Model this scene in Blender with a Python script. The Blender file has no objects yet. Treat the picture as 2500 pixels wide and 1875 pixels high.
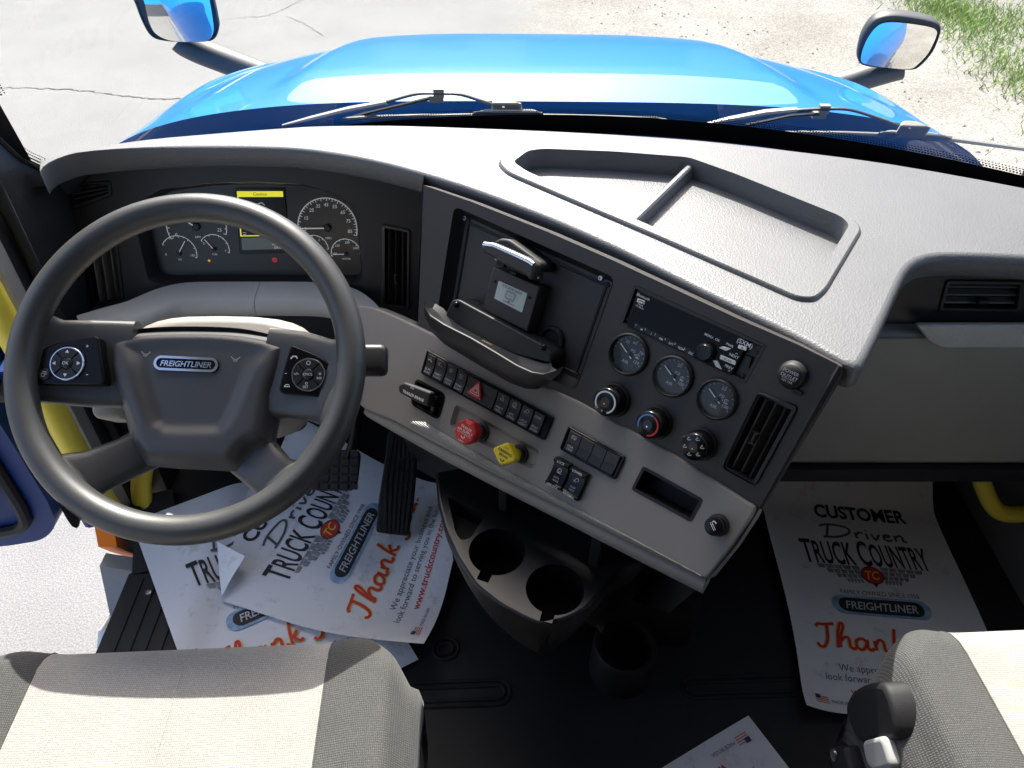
import bpy, bmesh, math, random
from math import sin, cos, pi, radians, sqrt, atan2
from mathutils import Vector, Matrix
from mathutils.geometry import tessellate_polygon
random.seed(7)
V = Vector
scene = bpy.context.scene
col = scene.collection

# ------------------------------------------------------------------ camera
F, CX, CY = 1900.0, 1250.0, 937.5            # focal length and centre in photo pixels (2500 x 1875)
CAM = V((-0.10, 0.0, 1.42))
PITCH, YAW, ROLL = radians(42), radians(1.0), radians(0.8)
W_ = V((sin(YAW) * cos(PITCH), cos(YAW) * cos(PITCH), -sin(PITCH)))
_r = V((cos(YAW), -sin(YAW), 0)); _u = _r.cross(W_)
R_ = _r * cos(ROLL) + _u * sin(ROLL); U_ = -_r * sin(ROLL) + _u * cos(ROLL)
cd = bpy.data.cameras.new('camera'); cam = bpy.data.objects.new('camera', cd); col.objects.link(cam)
cd.sensor_fit = 'HORIZONTAL'; cd.sensor_width = 36.0; cd.lens = 36.0 * F / 2500.0
cd.clip_start = 0.02; cd.clip_end = 600
m = Matrix((R_, U_, -W_)).transposed().to_4x4(); m.translation = CAM
cam.matrix_world = m
scene.camera = cam

# ------------------------------------------------------------------ light
SUN_EL, SUN_AZ = radians(44.4), radians(-5)     # azimuth from +Y (straight ahead), negative = left
sdir = V((sin(SUN_AZ) * cos(SUN_EL), cos(SUN_AZ) * cos(SUN_EL), sin(SUN_EL)))
wd = bpy.data.worlds.new('World'); scene.world = wd; wd.use_nodes = True
nt = wd.node_tree; nt.nodes.clear()
sky = nt.nodes.new('ShaderNodeTexSky'); sky.sky_type = 'NISHITA'; sky.sun_disc = False
sky.sun_elevation = SUN_EL; sky.sun_rotation = SUN_AZ
sky.air_density = 0.8; sky.dust_density = 3.5; sky.ozone_density = 0.3
bg = nt.nodes.new('ShaderNodeBackground'); bg.inputs['Strength'].default_value = 0.15
wo = nt.nodes.new('ShaderNodeOutputWorld')
nt.links.new(sky.outputs[0], bg.inputs[0]); nt.links.new(bg.outputs[0], wo.inputs[0])
sl = bpy.data.lights.new('sun', 'SUN'); sl.energy = 3.6; sl.angle = radians(0.5); sl.color = (1.0, 0.97, 0.92)
so = bpy.data.objects.new('sun', sl); col.objects.link(so); so.location = (-3, 5, 8)
so.rotation_euler = sdir.to_track_quat('Z', 'Y').to_euler()
scene.view_settings.view_transform = 'Standard'; scene.view_settings.look = 'None'
scene.view_settings.gamma = 1.0; scene.view_settings.use_curve_mapping = False
scene.view_settings.exposure = 1.5
scene.cycles.max_bounces = 10; scene.cycles.diffuse_bounces = 5; scene.cycles.glossy_bounces = 5
scene.cycles.transparent_max_bounces = 16; scene.cycles.use_denoising = True
scene.cycles.sample_clamp_indirect = 6.0; scene.cycles.caustics_reflective = False; scene.cycles.caustics_refractive = False

# ------------------------------------------------------------------ pixel -> place
def ray(px, py): return W_ + R_ * ((px - CX) / F) + U_ * ((CY - py) / F)
def PP(px, py, p0, n):
    d = ray(px, py); n = V(n)
    return CAM + d * ((V(p0) - CAM).dot(n) / d.dot(n))
def PZ(px, py, z): return PP(px, py, (0, 0, z), (0, 0, 1))
class Frame:
    """a flat face of the cab: origin, right, up and outward directions"""
    def __init__(s, O, ex, n):
        s.O = V(O); s.n = V(n).normalized(); s.ex = V(ex).normalized()
        s.ey = s.n.cross(s.ex).normalized(); s.ex = s.ey.cross(s.n).normalized()
    def pt(s, u, v, w=0.0): return s.O + s.ex * u + s.ey * v + s.n * w
    def uv(s, px, py, w=0.0):
        q = PP(px, py, s.O + s.n * w, s.n) - s.O
        return (q.dot(s.ex), q.dot(s.ey))
    def uvs(s, pts, w=0.0): return [s.uv(x, y, w) for x, y in pts]
    def sub(s, u, v, w=0, rot=0.0):
        f = Frame(s.pt(u, v, w), s.ex * cos(rot) + s.ey * sin(rot), s.n); return f
def zframe(z=0.0, O=(0, 0), rot=0.0): return Frame((O[0], O[1], z), (cos(rot), sin(rot), 0), (0, 0, 1))

# ------------------------------------------------------------------ materials
MATS = {}
def mat(name, color, rough=0.5, metal=0.0, bump=None, scale=300.0, strength=0.2, vary=0.0, vscale=6.0,
        coat=0.0, spec=0.5, emit=None, estr=0.0, sheen=0.0, rvary=0.0):
    if name in MATS: return MATS[name]
    M = bpy.data.materials.new(name); M.use_nodes = True
    nt = M.node_tree; b = nt.nodes['Principled BSDF']
    b.inputs['Base Color'].default_value = (*color, 1); b.inputs['Roughness'].default_value = rough
    b.inputs['Metallic'].default_value = metal; b.inputs['Specular IOR Level'].default_value = spec
    if coat: b.inputs['Coat Weight'].default_value = coat; b.inputs['Coat Roughness'].default_value = 0.03
    if sheen: b.inputs['Sheen Weight'].default_value = sheen
    if emit: b.inputs['Emission Color'].default_value = (*emit, 1); b.inputs['Emission Strength'].default_value = estr
    tc = nt.nodes.new('ShaderNodeTexCoord')
    def L(a, c): nt.links.new(a, c)
    if vary or rvary:
        n1 = nt.nodes.new('ShaderNodeTexNoise'); n1.inputs['Scale'].default_value = vscale
        n1.inputs['Detail'].default_value = 6; n1.inputs['Roughness'].default_value = 0.65
        L(tc.outputs['Object'], n1.inputs['Vector'])
        if vary:
            mr = nt.nodes.new('ShaderNodeMapRange'); mr.inputs[1].default_value = 0.3; mr.inputs[2].default_value = 0.7
            mr.inputs[3].default_value = 1 - vary; mr.inputs[4].default_value = 1 + vary
            L(n1.outputs['Fac'], mr.inputs[0])
            mx = nt.nodes.new('ShaderNodeVectorMath'); mx.operation = 'SCALE'; mx.inputs[0].default_value = color
            L(mr.outputs[0], mx.inputs['Scale']); L(mx.outputs[0], b.inputs['Base Color'])
        if rvary:
            mr2 = nt.nodes.new('ShaderNodeMapRange'); mr2.inputs[1].default_value = 0.3; mr2.inputs[2].default_value = 0.7
            mr2.inputs[3].default_value = rough - rvary; mr2.inputs[4].default_value = rough + rvary
            L(n1.outputs['Fac'], mr2.inputs[0]); L(mr2.outputs[0], b.inputs['Roughness'])
    if bump:
        if bump == 'leather':
            t = nt.nodes.new('ShaderNodeTexVoronoi'); t.feature = 'SMOOTH_F1'; t.inputs['Scale'].default_value = scale
            t.inputs['Smoothness'].default_value = 0.4
            out = t.outputs['Distance']
        elif bump == 'noise':
            t = nt.nodes.new('ShaderNodeTexNoise'); t.inputs['Scale'].default_value = scale; t.inputs['Detail'].default_value = 3
            out = t.outputs['Fac']
        elif bump == 'stripe':
            t = nt.nodes.new('ShaderNodeTexWave'); t.inputs['Scale'].default_value = scale; t.bands_direction = 'DIAGONAL'
            out = t.outputs['Fac']
        L(tc.outputs['Object'], t.inputs['Vector'])
        bp = nt.nodes.new('ShaderNodeBump'); bp.inputs['Strength'].default_value = strength; bp.inputs['Distance'].default_value = 0.001
        L(out, bp.inputs['Height']); L(bp.outputs[0], b.inputs['Normal'])
    MATS[name] = M; return M

def fabric(name, color, weave=900.0, speck=0.25):
    M = bpy.data.materials.new(name); M.use_nodes = True; nt = M.node_tree; b = nt.nodes['Principled BSDF']
    L = nt.links.new
    tc = nt.nodes.new('ShaderNodeTexCoord')
    w1 = nt.nodes.new('ShaderNodeTexWave'); w1.bands_direction = 'X'; w1.inputs['Scale'].default_value = weave / 6.28
    w2 = nt.nodes.new('ShaderNodeTexWave'); w2.bands_direction = 'Y'; w2.inputs['Scale'].default_value = weave / 6.28 * 0.8
    for w in (w1, w2): w.inputs['Distortion'].default_value = 1.5; w.inputs['Detail Scale'].default_value = 3; L(tc.outputs['Object'], w.inputs['Vector'])
    mn = nt.nodes.new('ShaderNodeMath'); mn.operation = 'MULTIPLY'; L(w1.outputs['Fac'], mn.inputs[0]); L(w2.outputs['Fac'], mn.inputs[1])
    nz = nt.nodes.new('ShaderNodeTexNoise'); nz.inputs['Scale'].default_value = 700; nz.inputs['Detail'].default_value = 2; L(tc.outputs['Object'], nz.inputs['Vector'])
    nl = nt.nodes.new('ShaderNodeTexNoise'); nl.inputs['Scale'].default_value = 14; nl.inputs['Detail'].default_value = 6; L(tc.outputs['Object'], nl.inputs['Vector'])
    def mrange(o, a, c, lo, hi):
        r = nt.nodes.new('ShaderNodeMapRange'); r.inputs[1].default_value = a; r.inputs[2].default_value = c
        r.inputs[3].default_value = lo; r.inputs[4].default_value = hi; L(o, r.inputs[0]); return r.outputs[0]
    a1 = mrange(mn.outputs[0], 0, 0.6, 1 - speck, 1 + speck * 0.6)
    a2 = mrange(nz.outputs['Fac'], 0.35, 0.7, 1 - speck * 0.5, 1 + speck)
    a3 = mrange(nl.outputs['Fac'], 0.3, 0.7, 0.93, 1.06)
    p1 = nt.nodes.new('ShaderNodeMath'); p1.operation = 'MULTIPLY'; L(a1, p1.inputs[0]); L(a2, p1.inputs[1])
    p2 = nt.nodes.new('ShaderNodeMath'); p2.operation = 'MULTIPLY'; L(p1.outputs[0], p2.inputs[0]); L(a3, p2.inputs[1])
    vm = nt.nodes.new('ShaderNodeVectorMath'); vm.operation = 'SCALE'; vm.inputs[0].default_value = color
    L(p2.outputs[0], vm.inputs['Scale']); L(vm.outputs[0], b.inputs['Base Color'])
    b.inputs['Roughness'].default_value = 0.85; b.inputs['Specular IOR Level'].default_value = 0.2; b.inputs['Sheen Weight'].default_value = 0.15
    bp = nt.nodes.new('ShaderNodeBump'); bp.inputs['Strength'].default_value = 0.5; bp.inputs['Distance'].default_value = 0.0008
    ad = nt.nodes.new('ShaderNodeMath'); L(mn.outputs[0], ad.inputs[0]); L(nl.outputs['Fac'], ad.inputs[1])
    L(ad.outputs[0], bp.inputs['Height']); L(bp.outputs[0], b.inputs['Normal'])
    MATS[name] = M; return M

PAD = mat('dash_pad', (0.115, 0.117, 0.12), 0.42, bump='leather', scale=360, strength=0.32, vary=0.05, rvary=0.04)
BROW = mat('dash_brow', (0.055, 0.053, 0.050), 0.55, bump='leather', scale=420, strength=0.4, vary=0.06)
BLACK = mat('dash_black', (0.015, 0.015, 0.0155), 0.5, bump='noise', scale=900, strength=0.25, vary=0.1)
CENTRE = mat('dash_charcoal', (0.034, 0.0295, 0.0255), 0.5, bump='noise', scale=900, strength=0.25, vary=0.06)
TAUPE = mat('dash_taupe', (0.275, 0.25, 0.22), 0.5, bump='noise', scale=1100, strength=0.3, vary=0.05)
LEDGE = mat('dash_ledge_grey', (0.40, 0.385, 0.36), 0.5, bump='noise', scale=1100, strength=0.3, vary=0.05)
GLOVE = mat('glovebox_grey', (0.23, 0.236, 0.22), 0.5, bump='noise', scale=900, strength=0.3, vary=0.06)
CARBON = mat('accent_weave', (0.48, 0.50, 0.48), 0.35, bump='stripe', scale=160, strength=0.6, vary=0.05)
STRIPE = mat('striped_trim', (0.38, 0.36, 0.31), 0.4, bump='stripe', scale=130, strength=0.9, vary=0.05)
WHEEL = mat('wheel_rubber', (0.042, 0.0415, 0.040), 0.45, spec=0.75, bump='leather', scale=800, strength=0.10, vary=0.08, rvary=0.05)
AIRBAG = mat('airbag_cover', (0.066, 0.064, 0.062), 0.45, spec=0.7, bump='leather', scale=800, strength=0.08, vary=0.06, rvary=0.05)
GLOSSB = mat('gloss_black', (0.008, 0.008, 0.009), 0.22, spec=0.22)
MATTEB = mat('matte_black', (0.009, 0.009, 0.009), 0.6, vary=0.15)
KEYB = mat('key_black', (0.016, 0.016, 0.0165), 0.42, vary=0.1)
VOID = mat('vent_void', (0.004, 0.004, 0.004), 0.9)
SLAT = mat('vent_slat', (0.10, 0.095, 0.08), 0.35)
RUBBER = mat('rubber', (0.011, 0.011, 0.0115), 0.65, bump='noise', scale=500, strength=0.3, vary=0.2)
MATB = mat('floor_rubber', (0.007, 0.0072, 0.0075), 0.72, bump='noise', scale=700, strength=0.4, vary=0.3, vscale=9)
CHROME = mat('chrome', (0.75, 0.76, 0.78), 0.14, metal=1.0)
STEEL = mat('steel', (0.45, 0.44, 0.42), 0.35, metal=1.0)
BRASS = mat('brass', (0.65, 0.5, 0.25), 0.3, metal=1.0)
PWHITE = mat('print_white', (0.78, 0.78, 0.77), 0.6)
PGREY = mat('print_grey', (0.58, 0.58, 0.58), 0.6)
PBLACK = mat('print_black', (0.015, 0.015, 0.018), 0.6)
PRED = mat('print_red', (0.62, 0.035, 0.03), 0.6)
PORANGE = mat('print_orange', (0.92, 0.56, 0.06), 0.6)
PBLUE = mat('print_blue', (0.10, 0.28, 0.62), 0.6)
PSILVER = mat('print_silver', (0.27, 0.275, 0.29), 0.6, vary=0.5, vscale=60)
PDARK = mat('print_dark_grey', (0.09, 0.09, 0.10), 0.6)
REDK = mat('red_knob', (0.62, 0.035, 0.03), 0.35, vary=0.05)
YELK = mat('yellow_knob', (0.80, 0.60, 0.015), 0.35, vary=0.04)
YBAR = mat('yellow_bar', (0.84, 0.66, 0.07), 0.4, bump='noise', scale=200, strength=0.08, vary=0.06)
SCREEN = mat('screen_glass', (0.012, 0.014, 0.015), 0.2)
LYEL = mat('lit_yellow', (0.5, 0.45, 0.02), 0.4, emit=(0.78, 0.72, 0.03), estr=0.28)
LGREY = mat('lit_screen', (0.02, 0.024, 0.026), 0.3, emit=(0.4, 0.5, 0.52), estr=0.03)
LWHITE = mat('lit_white', (0.4, 0.4, 0.4), 0.4, emit=(0.8, 0.82, 0.85), estr=0.10)
LRED = mat('lit_red', (0.3, 0.01, 0.01), 0.4, emit=(0.8, 0.03, 0.03), estr=0.10)
LAMB = mat('lit_amber', (0.4, 0.15, 0.01), 0.4, emit=(0.9, 0.35, 0.03), estr=0.2)
LBLUE = mat('lit_blue', (0.05, 0.2, 0.6), 0.4, emit=(0.1, 0.4, 1.0), estr=0.6)
DIAL = mat('dial_face', (0.016, 0.0165, 0.017), 0.32, spec=0.4)
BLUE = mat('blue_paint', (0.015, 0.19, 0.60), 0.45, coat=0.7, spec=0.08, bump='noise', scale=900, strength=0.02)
BLUE_SHADE = mat('blue_paint_shaded', (0.002, 0.030, 0.15), 0.45, spec=0.3)  # truck blue darkened: shade on door inside and cowl is in the colour
GLIGHT = mat('grey_plastic_light', (0.40, 0.395, 0.38), 0.45, bump='noise', scale=900, strength=0.2, vary=0.05)
DOORTRIM = mat('door_trim', (0.16, 0.155, 0.15), 0.55, bump='noise', scale=700, strength=0.3, vary=0.08)
CABTRIM = mat('cab_lining', (0.22, 0.215, 0.205), 0.75, bump='noise', scale=500, strength=0.3, vary=0.06)
PILLAR = mat('pillar_trim', (0.026, 0.027, 0.0275), 0.38, bump='leather', scale=500, strength=0.4, vary=0.08)
BEIGE = mat('door_frame_trim', (0.30, 0.28, 0.25), 0.5, vary=0.06)
MIRB = mat('mirror_housing', (0.06, 0.062, 0.06), 0.5, bump='noise', scale=500, strength=0.2, vary=0.08)
MIRG = mat('mirror_glass', (0.9, 0.9, 0.88), 0.02, metal=1.0)
WIPER = mat('wiper_metal', (0.05, 0.05, 0.045), 0.42, vary=0.15)
WGREY = mat('wiper_grey', (0.34, 0.33, 0.30), 0.5, vary=0.1)
FAIR = mat('step_fairing', (0.24, 0.25, 0.25), 0.45, vary=0.1)
SEATL = fabric('seat_light_fabric', (0.37, 0.35, 0.315))
SEATD = fabric('seat_dark_fabric', (0.085, 0.085, 0.08), speck=0.4)
def paper_mat():
    M = mat('mat_paper', (0.80, 0.80, 0.82), 0.75, vary=0.02)
    nt = M.node_tree; b = nt.nodes['Principled BSDF']; L = nt.links.new
    tc = nt.nodes.new('ShaderNodeTexCoord'); n = nt.nodes.new('ShaderNodeTexNoise')
    n.inputs['Scale'].default_value = 22; n.inputs['Detail'].default_value = 8; n.inputs['Roughness'].default_value = 0.75
    L(tc.outputs['Object'], n.inputs['Vector'])
    cr = nt.nodes.new('ShaderNodeValToRGB'); cr.color_ramp.elements[0].position = 0.56; cr.color_ramp.elements[1].position = 0.74
    cr.color_ramp.elements[0].color = (0.80, 0.80, 0.82, 1); cr.color_ramp.elements[1].color = (0.52, 0.48, 0.43, 1)
    L(n.outputs['Fac'], cr.inputs[0]); L(cr.outputs[0], b.inputs['Base Color'])
    bp = nt.nodes.new('ShaderNodeBump'); bp.inputs['Strength'].default_value = 0.25; bp.inputs['Distance'].default_value = 0.004
    L(n.outputs['Fac'], bp.inputs['Height']); L(bp.outputs[0], b.inputs['Normal']); return M
PAPER = paper_mat()
def glass_mat(name, tint, refl):
    M = bpy.data.materials.new(name); M.use_nodes = True; nt = M.node_tree; nt.nodes.clear(); L = nt.links.new
    o = nt.nodes.new('ShaderNodeOutputMaterial'); mx = nt.nodes.new('ShaderNodeMixShader')
    t = nt.nodes.new('ShaderNodeBsdfTransparent'); t.inputs[0].default_value = (*tint, 1)
    g = nt.nodes.new('ShaderNodeBsdfGlossy'); g.inputs['Roughness'].default_value = 0.0
    fr = nt.nodes.new('ShaderNodeLayerWeight'); fr.inputs['Blend'].default_value = 0.5
    pw = nt.nodes.new('ShaderNodeMath'); pw.operation = 'POWER'; pw.inputs[1].default_value = 5.0; L(fr.outputs['Facing'], pw.inputs[0])
    mu = nt.nodes.new('ShaderNodeMath'); mu.operation = 'MULTIPLY_ADD'; mu.inputs[1].default_value = refl; mu.inputs[2].default_value = 0.04 * refl
    L(pw.outputs[0], mu.inputs[0]); L(mu.outputs[0], mx.inputs[0]); L(t.outputs[0], mx.inputs[1]); L(g.outputs[0], mx.inputs[2]); L(mx.outputs[0], o.inputs[0])
    MATS[name] = M; return M
GLASS = glass_mat('windshield_glass', (0.95, 0.97, 0.96), 0.6)
LENS = glass_mat('lens_glass', (0.95, 0.95, 0.95), 0.3)
def amber_mat():
    M = mat('amber_lens', (0.85, 0.20, 0.01), 0.2, spec=0.6)
    b = M.node_tree.nodes['Principled BSDF']; b.inputs['Emission Strength'].default_value = 0.0
    return M
AMBER = amber_mat()
AMBER.node_tree.nodes['Principled BSDF'].inputs['Roughness'].default_value = 0.5
AMBER.node_tree.nodes['Principled BSDF'].inputs['Specular IOR Level'].default_value = 0.15
RADIOB = mat('radio_black', (0.006, 0.006, 0.0065), 0.3, spec=0.12)

# ------------------------------------------------------------------ mesh collecting
class MB:
    def __init__(s): s.v = []; s.f = []
    def add(s, verts, faces):
        o = len(s.v); s.v += [V(p) for p in verts]; s.f += [tuple(i + o for i in f) for f in faces]; return s
    def loft(s, rings, closed=True, cap0=True, cap1=True):
        n = len(rings[0]); o = len(s.v)
        for r in rings: s.v += [V(p) for p in r]
        for i in range(len(rings) - 1):
            for j in range(n if closed else n - 1):
                k = (j + 1) % n
                s.f.append((o + i * n + j, o + i * n + k, o + (i + 1) * n + k, o + (i + 1) * n + j))
        if closed and cap0: s.f.append(tuple(o + j for j in reversed(range(n))))
        if closed and cap1: s.f.append(tuple(o + (len(rings) - 1) * n + j for j in range(n)))
        return s
    def grid(s, nu, nv, fn):
        o = len(s.v)
        for i in range(nu + 1):
            for j in range(nv + 1): s.v.append(V(fn(i / nu, j / nv)))
        for i in range(nu):
            for j in range(nv):
                a = o + i * (nv + 1) + j; s.f.append((a, a + nv + 1, a + nv + 2, a + 1))
        return s
    def prism(s, fr, poly, w0, w1, bev=0.0):
        """extruded outline on a frame, its outward edge rounded by bev"""
        poly = ccw(poly)
        rings = [[fr.pt(u, v, w0) for u, v in poly]]
        if bev:
            for k in range(4):
                a = k / 3 * pi / 2
                q = offset(poly, -bev * (1 - cos(a)))
                rings.append([fr.pt(u, v, w1 - bev + bev * sin(a)) for u, v in q])
        else: rings.append([fr.pt(u, v, w1) for u, v in poly])
        s.loft(rings, cap0=True, cap1=False)
        s.cap([fr.pt(*p, w1) for p in (offset(poly, -bev) if bev else poly)])
        return s
    def cap(s, ring):
        tris = tessellate_polygon([ring]); o = len(s.v); s.v += [V(p) for p in ring]
        nn = poly_normal(ring)
        for t in tris:
            a, b, c = (ring[i] for i in t)
            if (b - a).cross(c - a).dot(nn) < 0: t = (t[0], t[2], t[1])
            s.f.append(tuple(o + i for i in t))
    def plate(s, fr, outer, holes=(), w=0.0, depth=0.0, hdepth=0.0, flip=False):
        """flat face with openings; outer skirt 'depth' deep, hole walls 'hdepth' deep"""
        outer = ccw(outer); hs = [list(reversed(ccw(h))) for h in holes]
        loops = [outer] + hs
        tris = tessellate_polygon([[V((u, v, 0)) for u, v in l] for l in loops])
        flat = [p for l in loops for p in l]; o = len(s.v)
        s.v += [fr.pt(u, v, w) for u, v in flat]
        for t in tris:
            (ax, ay), (bx, by), (cx, cy) = (flat[i] for i in t)
            if (bx - ax) * (cy - ay) - (by - ay) * (cx - ax) < 0: t = (t[0], t[2], t[1])
            s.f.append(tuple(o + i for i in t))
        for l, d in [(outer, depth)] + [(h, hdepth) for h in hs]:
            if not d: continue
            s.loft([[fr.pt(u, v, w - d) for u, v in l], [fr.pt(u, v, w) for u, v in l]], cap0=False, cap1=False)
        return s
    def lathe(s, fr, prof, seg=32, cap0=False, cap1=True):
        rings = [[fr.pt(r * cos(2 * pi * k / seg), r * sin(2 * pi * k / seg), w) for k in range(seg)] for r, w in prof]
        return s.loft(rings, cap0=cap0, cap1=cap1)
    def tube(s, pts, r, seg=12, caps=True, sq=1.0, upv=(0, 0, 1)):
        pts = [V(p) for p in pts]; n = len(pts); rs = r if isinstance(r, (list, tuple)) else [r] * n
        rings = []; N = None
        for i, p in enumerate(pts):
            t = (pts[min(i + 1, n - 1)] - pts[max(i - 1, 0)]).normalized()
            if N is None:
                N = V(upv) - t * V(upv).dot(t)
                if N.length < 1e-3: N = V((1, 0, 0)) - t * t.x
            else: N = N - t * N.dot(t)
            N.normalize(); B = t.cross(N)
            rings.append([p + N * (rs[i] * sq * cos(2 * pi * k / seg)) + B * (rs[i] * sin(2 * pi * k / seg)) for k in range(seg)])
        return s.loft(rings, cap0=caps, cap1=caps)
    def sweep(s, pts, prof, upv=(0, 0, 1), closed_prof=True, caps=True):
        """profile points (side, up) carried along a path"""
        pts = [V(p) for p in pts]; n = len(pts); rings = []
        for i, p in enumerate(pts):
            t = (pts[min(i + 1, n - 1)] - pts[max(i - 1, 0)]).normalized()
            B = t.cross(V(upv)).normalized(); N = B.cross(t)
            rings.append([p + B * a + N * b for a, b in prof])
        return s.loft(rings, closed=closed_prof, cap0=caps, cap1=caps)
    def box(s, c, size, M=None):
        x, y, z = (q / 2 for q in size); c = V(c)
        vs = [V((a * x, b * y, d * z)) for a in (-1, 1) for b in (-1, 1) for d in (-1, 1)]
        if M: vs = [M @ p for p in vs]
        return s.add([c + p for p in vs], [(0, 1, 3, 2), (4, 6, 7, 5), (0, 4, 5, 1), (2, 3, 7, 6), (0, 2, 6, 4), (1, 5, 7, 3)])
    def ribbon(s, fr, pts, width, w, fn=None, widths=None):
        """flat printed stroke"""
        n = len(pts); a = []; b = []
        for i in range(n):
            p, q = pts[max(i - 1, 0)], pts[min(i + 1, n - 1)]
            d = V((q[0] - p[0], q[1] - p[1])); d = d.normalized() if d.length > 1e-9 else V((1, 0))
            h = (widths[i] if widths else width) / 2
            a.append((pts[i][0] - d.y * h, pts[i][1] + d.x * h)); b.append((pts[i][0] + d.y * h, pts[i][1] - d.x * h))
        P = fn or (lambda u, v: fr.pt(u, v, w))
        o = len(s.v); s.v += [P(*p) for p in a] + [P(*p) for p in b]
        for i in range(n - 1): s.f.append((o + i, o + n + i, o + n + i + 1, o + i + 1))
        return s
    def flat(s, fr, poly, w, fn=None):
        poly = ccw(poly); P = fn or (lambda u, v: fr.pt(u, v, w))
        tris = tessellate_polygon([[V((u, v, 0)) for u, v in poly]]); o = len(s.v); s.v += [P(*p) for p in poly]
        for t in tris:
            (ax, ay), (bx, by), (cx, cy) = (poly[i] for i in t)
            if (bx - ax) * (cy - ay) - (by - ay) * (cx - ax) < 0: t = (t[0], t[2], t[1])
            s.f.append(tuple(o + i for i in t))
        return s
    def text(s, fr, string, u, v, size, w=0.0005, rot=0.0, align='C', bold=0.0, shear=0.0, sx=1.0, fn=None, valign='C', width=None):
        vs, fs, (x0, x1, y0, y1) = text_mesh(string, bold, shear)
        if width: sx = width / ((x1 - x0) * size)
        ox = {'C': (x0 + x1) / 2, 'L': x0, 'R': x1}[align]; oy = {'C': 0.36, 'B': 0.0}[valign]
        P = fn or (lambda a, b: fr.pt(a, b, w))
        c, d = cos(rot), sin(rot); out = []
        for x, y in vs:
            a = (x - ox) * size * sx; b = (y - oy) * size
            out.append(P(u + a * c - b * d, v + a * d + b * c))
        return s.add(out, fs)

_TXT = {}
def text_mesh(string, bold=0.0, shear=0.0):
    k = (string, bold, shear)
    if k in _TXT: return _TXT[k]
    cu = bpy.data.curves.new('lettering_outline', 'FONT'); cu.body = string; cu.size = 1.0; cu.resolution_u = 3
    cu.offset = bold; cu.shear = shear; cu.fill_mode = 'FRONT'
    ob = bpy.data.objects.new('lettering_outline', cu); col.objects.link(ob)
    dg = bpy.context.evaluated_depsgraph_get(); me = ob.evaluated_get(dg).to_mesh()
    vs = [(p.co.x, p.co.y) for p in me.vertices]; fs = []
    for p in me.polygons:
        ii = list(p.vertices)
        if p.normal.z < 0: ii.reverse()
        fs.append(tuple(ii))
    ob.evaluated_get(dg).to_mesh_clear(); bpy.data.objects.remove(ob); bpy.data.curves.remove(cu)
    xs = [p[0] for p in vs] or [0]; ys = [p[1] for p in vs] or [0]
    _TXT[k] = (vs, fs, (min(xs), max(xs), min(ys), max(ys))); return _TXT[k]

def poly_normal(r):
    n = V((0, 0, 0))
    for i in range(len(r)): n += V(r[i]).cross(V(r[(i + 1) % len(r)]))
    return n
def ccw(p):
    p = [tuple(q) for q in p]
    a = sum(p[i][0] * p[(i + 1) % len(p)][1] - p[(i + 1) % len(p)][0] * p[i][1] for i in range(len(p)))
    return p if a > 0 else p[::-1]
def offset(poly, d):
    """outline moved outward (d>0) or inward; ccw"""
    n = len(poly); out = []
    for i in range(n):
        p0, p1, p2 = V(poly[i - 1]), V(poly[i]), V(poly[(i + 1) % n])
        e1 = (p1 - p0); e2 = (p2 - p1)
        e1 = e1.normalized() if e1.length > 1e-9 else e2.normalized(); e2 = e2.normalized() if e2.length > 1e-9 else e1
        n1 = V((e1.y, -e1.x)); n2 = V((e2.y, -e2.x)); b = n1 + n2
        b = b.normalized() if b.length > 1e-6 else n1
        k = d / max(0.5, b.dot(n1)); out.append((p1.x + b.x * k, p1.y + b.y * k))
    return out
def rrect(w, h, r, seg=5, cx=0, cy=0):
    pts = []
    for qx, qy, a0 in ((1, 1, 0), (-1, 1, 90), (-1, -1, 180), (1, -1, 270)):
        for k in range(seg + 1):
            a = radians(a0 + 90 * k / seg); pts.append((cx + qx * (w / 2 - r) + r * cos(a), cy + qy * (h / 2 - r) + r * sin(a)))
    return pts
def roundpoly(poly, r, seg=4):
    poly = ccw(poly); out = []; n = len(poly); rs = r if isinstance(r, (list, tuple)) else [r] * n
    for i in range(n):
        p0, p1, p2 = V(poly[i - 1]), V(poly[i]), V(poly[(i + 1) % n])
        a = (p0 - p1); b = (p2 - p1); rr = min(rs[i], a.length * .45, b.length * .45)
        A = p1 + a.normalized() * rr; B = p1 + b.normalized() * rr
        for k in range(seg + 1):
            t = k / seg; q = A * (1 - t) ** 2 + p1 * (2 * t * (1 - t)) + B * t * t; out.append((q.x, q.y))
    return out
def smooth(pts, seg=6, closed=False):
    """curve through the points"""
    P = [V(p) for p in pts]; n = len(P); out = []
    rng = range(n if closed else n - 1)
    for i in rng:
        p0 = P[i - 1] if (closed or i > 0) else P[0]; p1 = P[i]; p2 = P[(i + 1) % n]
        p3 = P[(i + 2) % n] if (closed or i + 2 < n) else P[-1]
        for k in range(seg):
            t = k / seg
            out.append(0.5 * ((2 * p1) + (p2 - p0) * t + (2 * p0 - 5 * p1 + 4 * p2 - p3) * t * t + (3 * p1 - p0 - 3 * p2 + p3) * t ** 3))
    if not closed: out.append(P[-1])
    return [tuple(q) for q in out]
def lerp(a, b, t): return a + (b - a) * t
def sstep(a, b, x):
    t = min(1, max(0, (x - a) / (b - a))); return t * t * (3 - 2 * t)
def quad(c4):
    """TL, TR, BR, BL corners -> (s right, t down) to uv"""
    a, b, c, d = (V(q) for q in c4)
    def f(s, t):
        p = (a * (1 - s) + b * s) * (1 - t) + (d * (1 - s) + c * s) * t; return (p.x, p.y)
    return f

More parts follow.
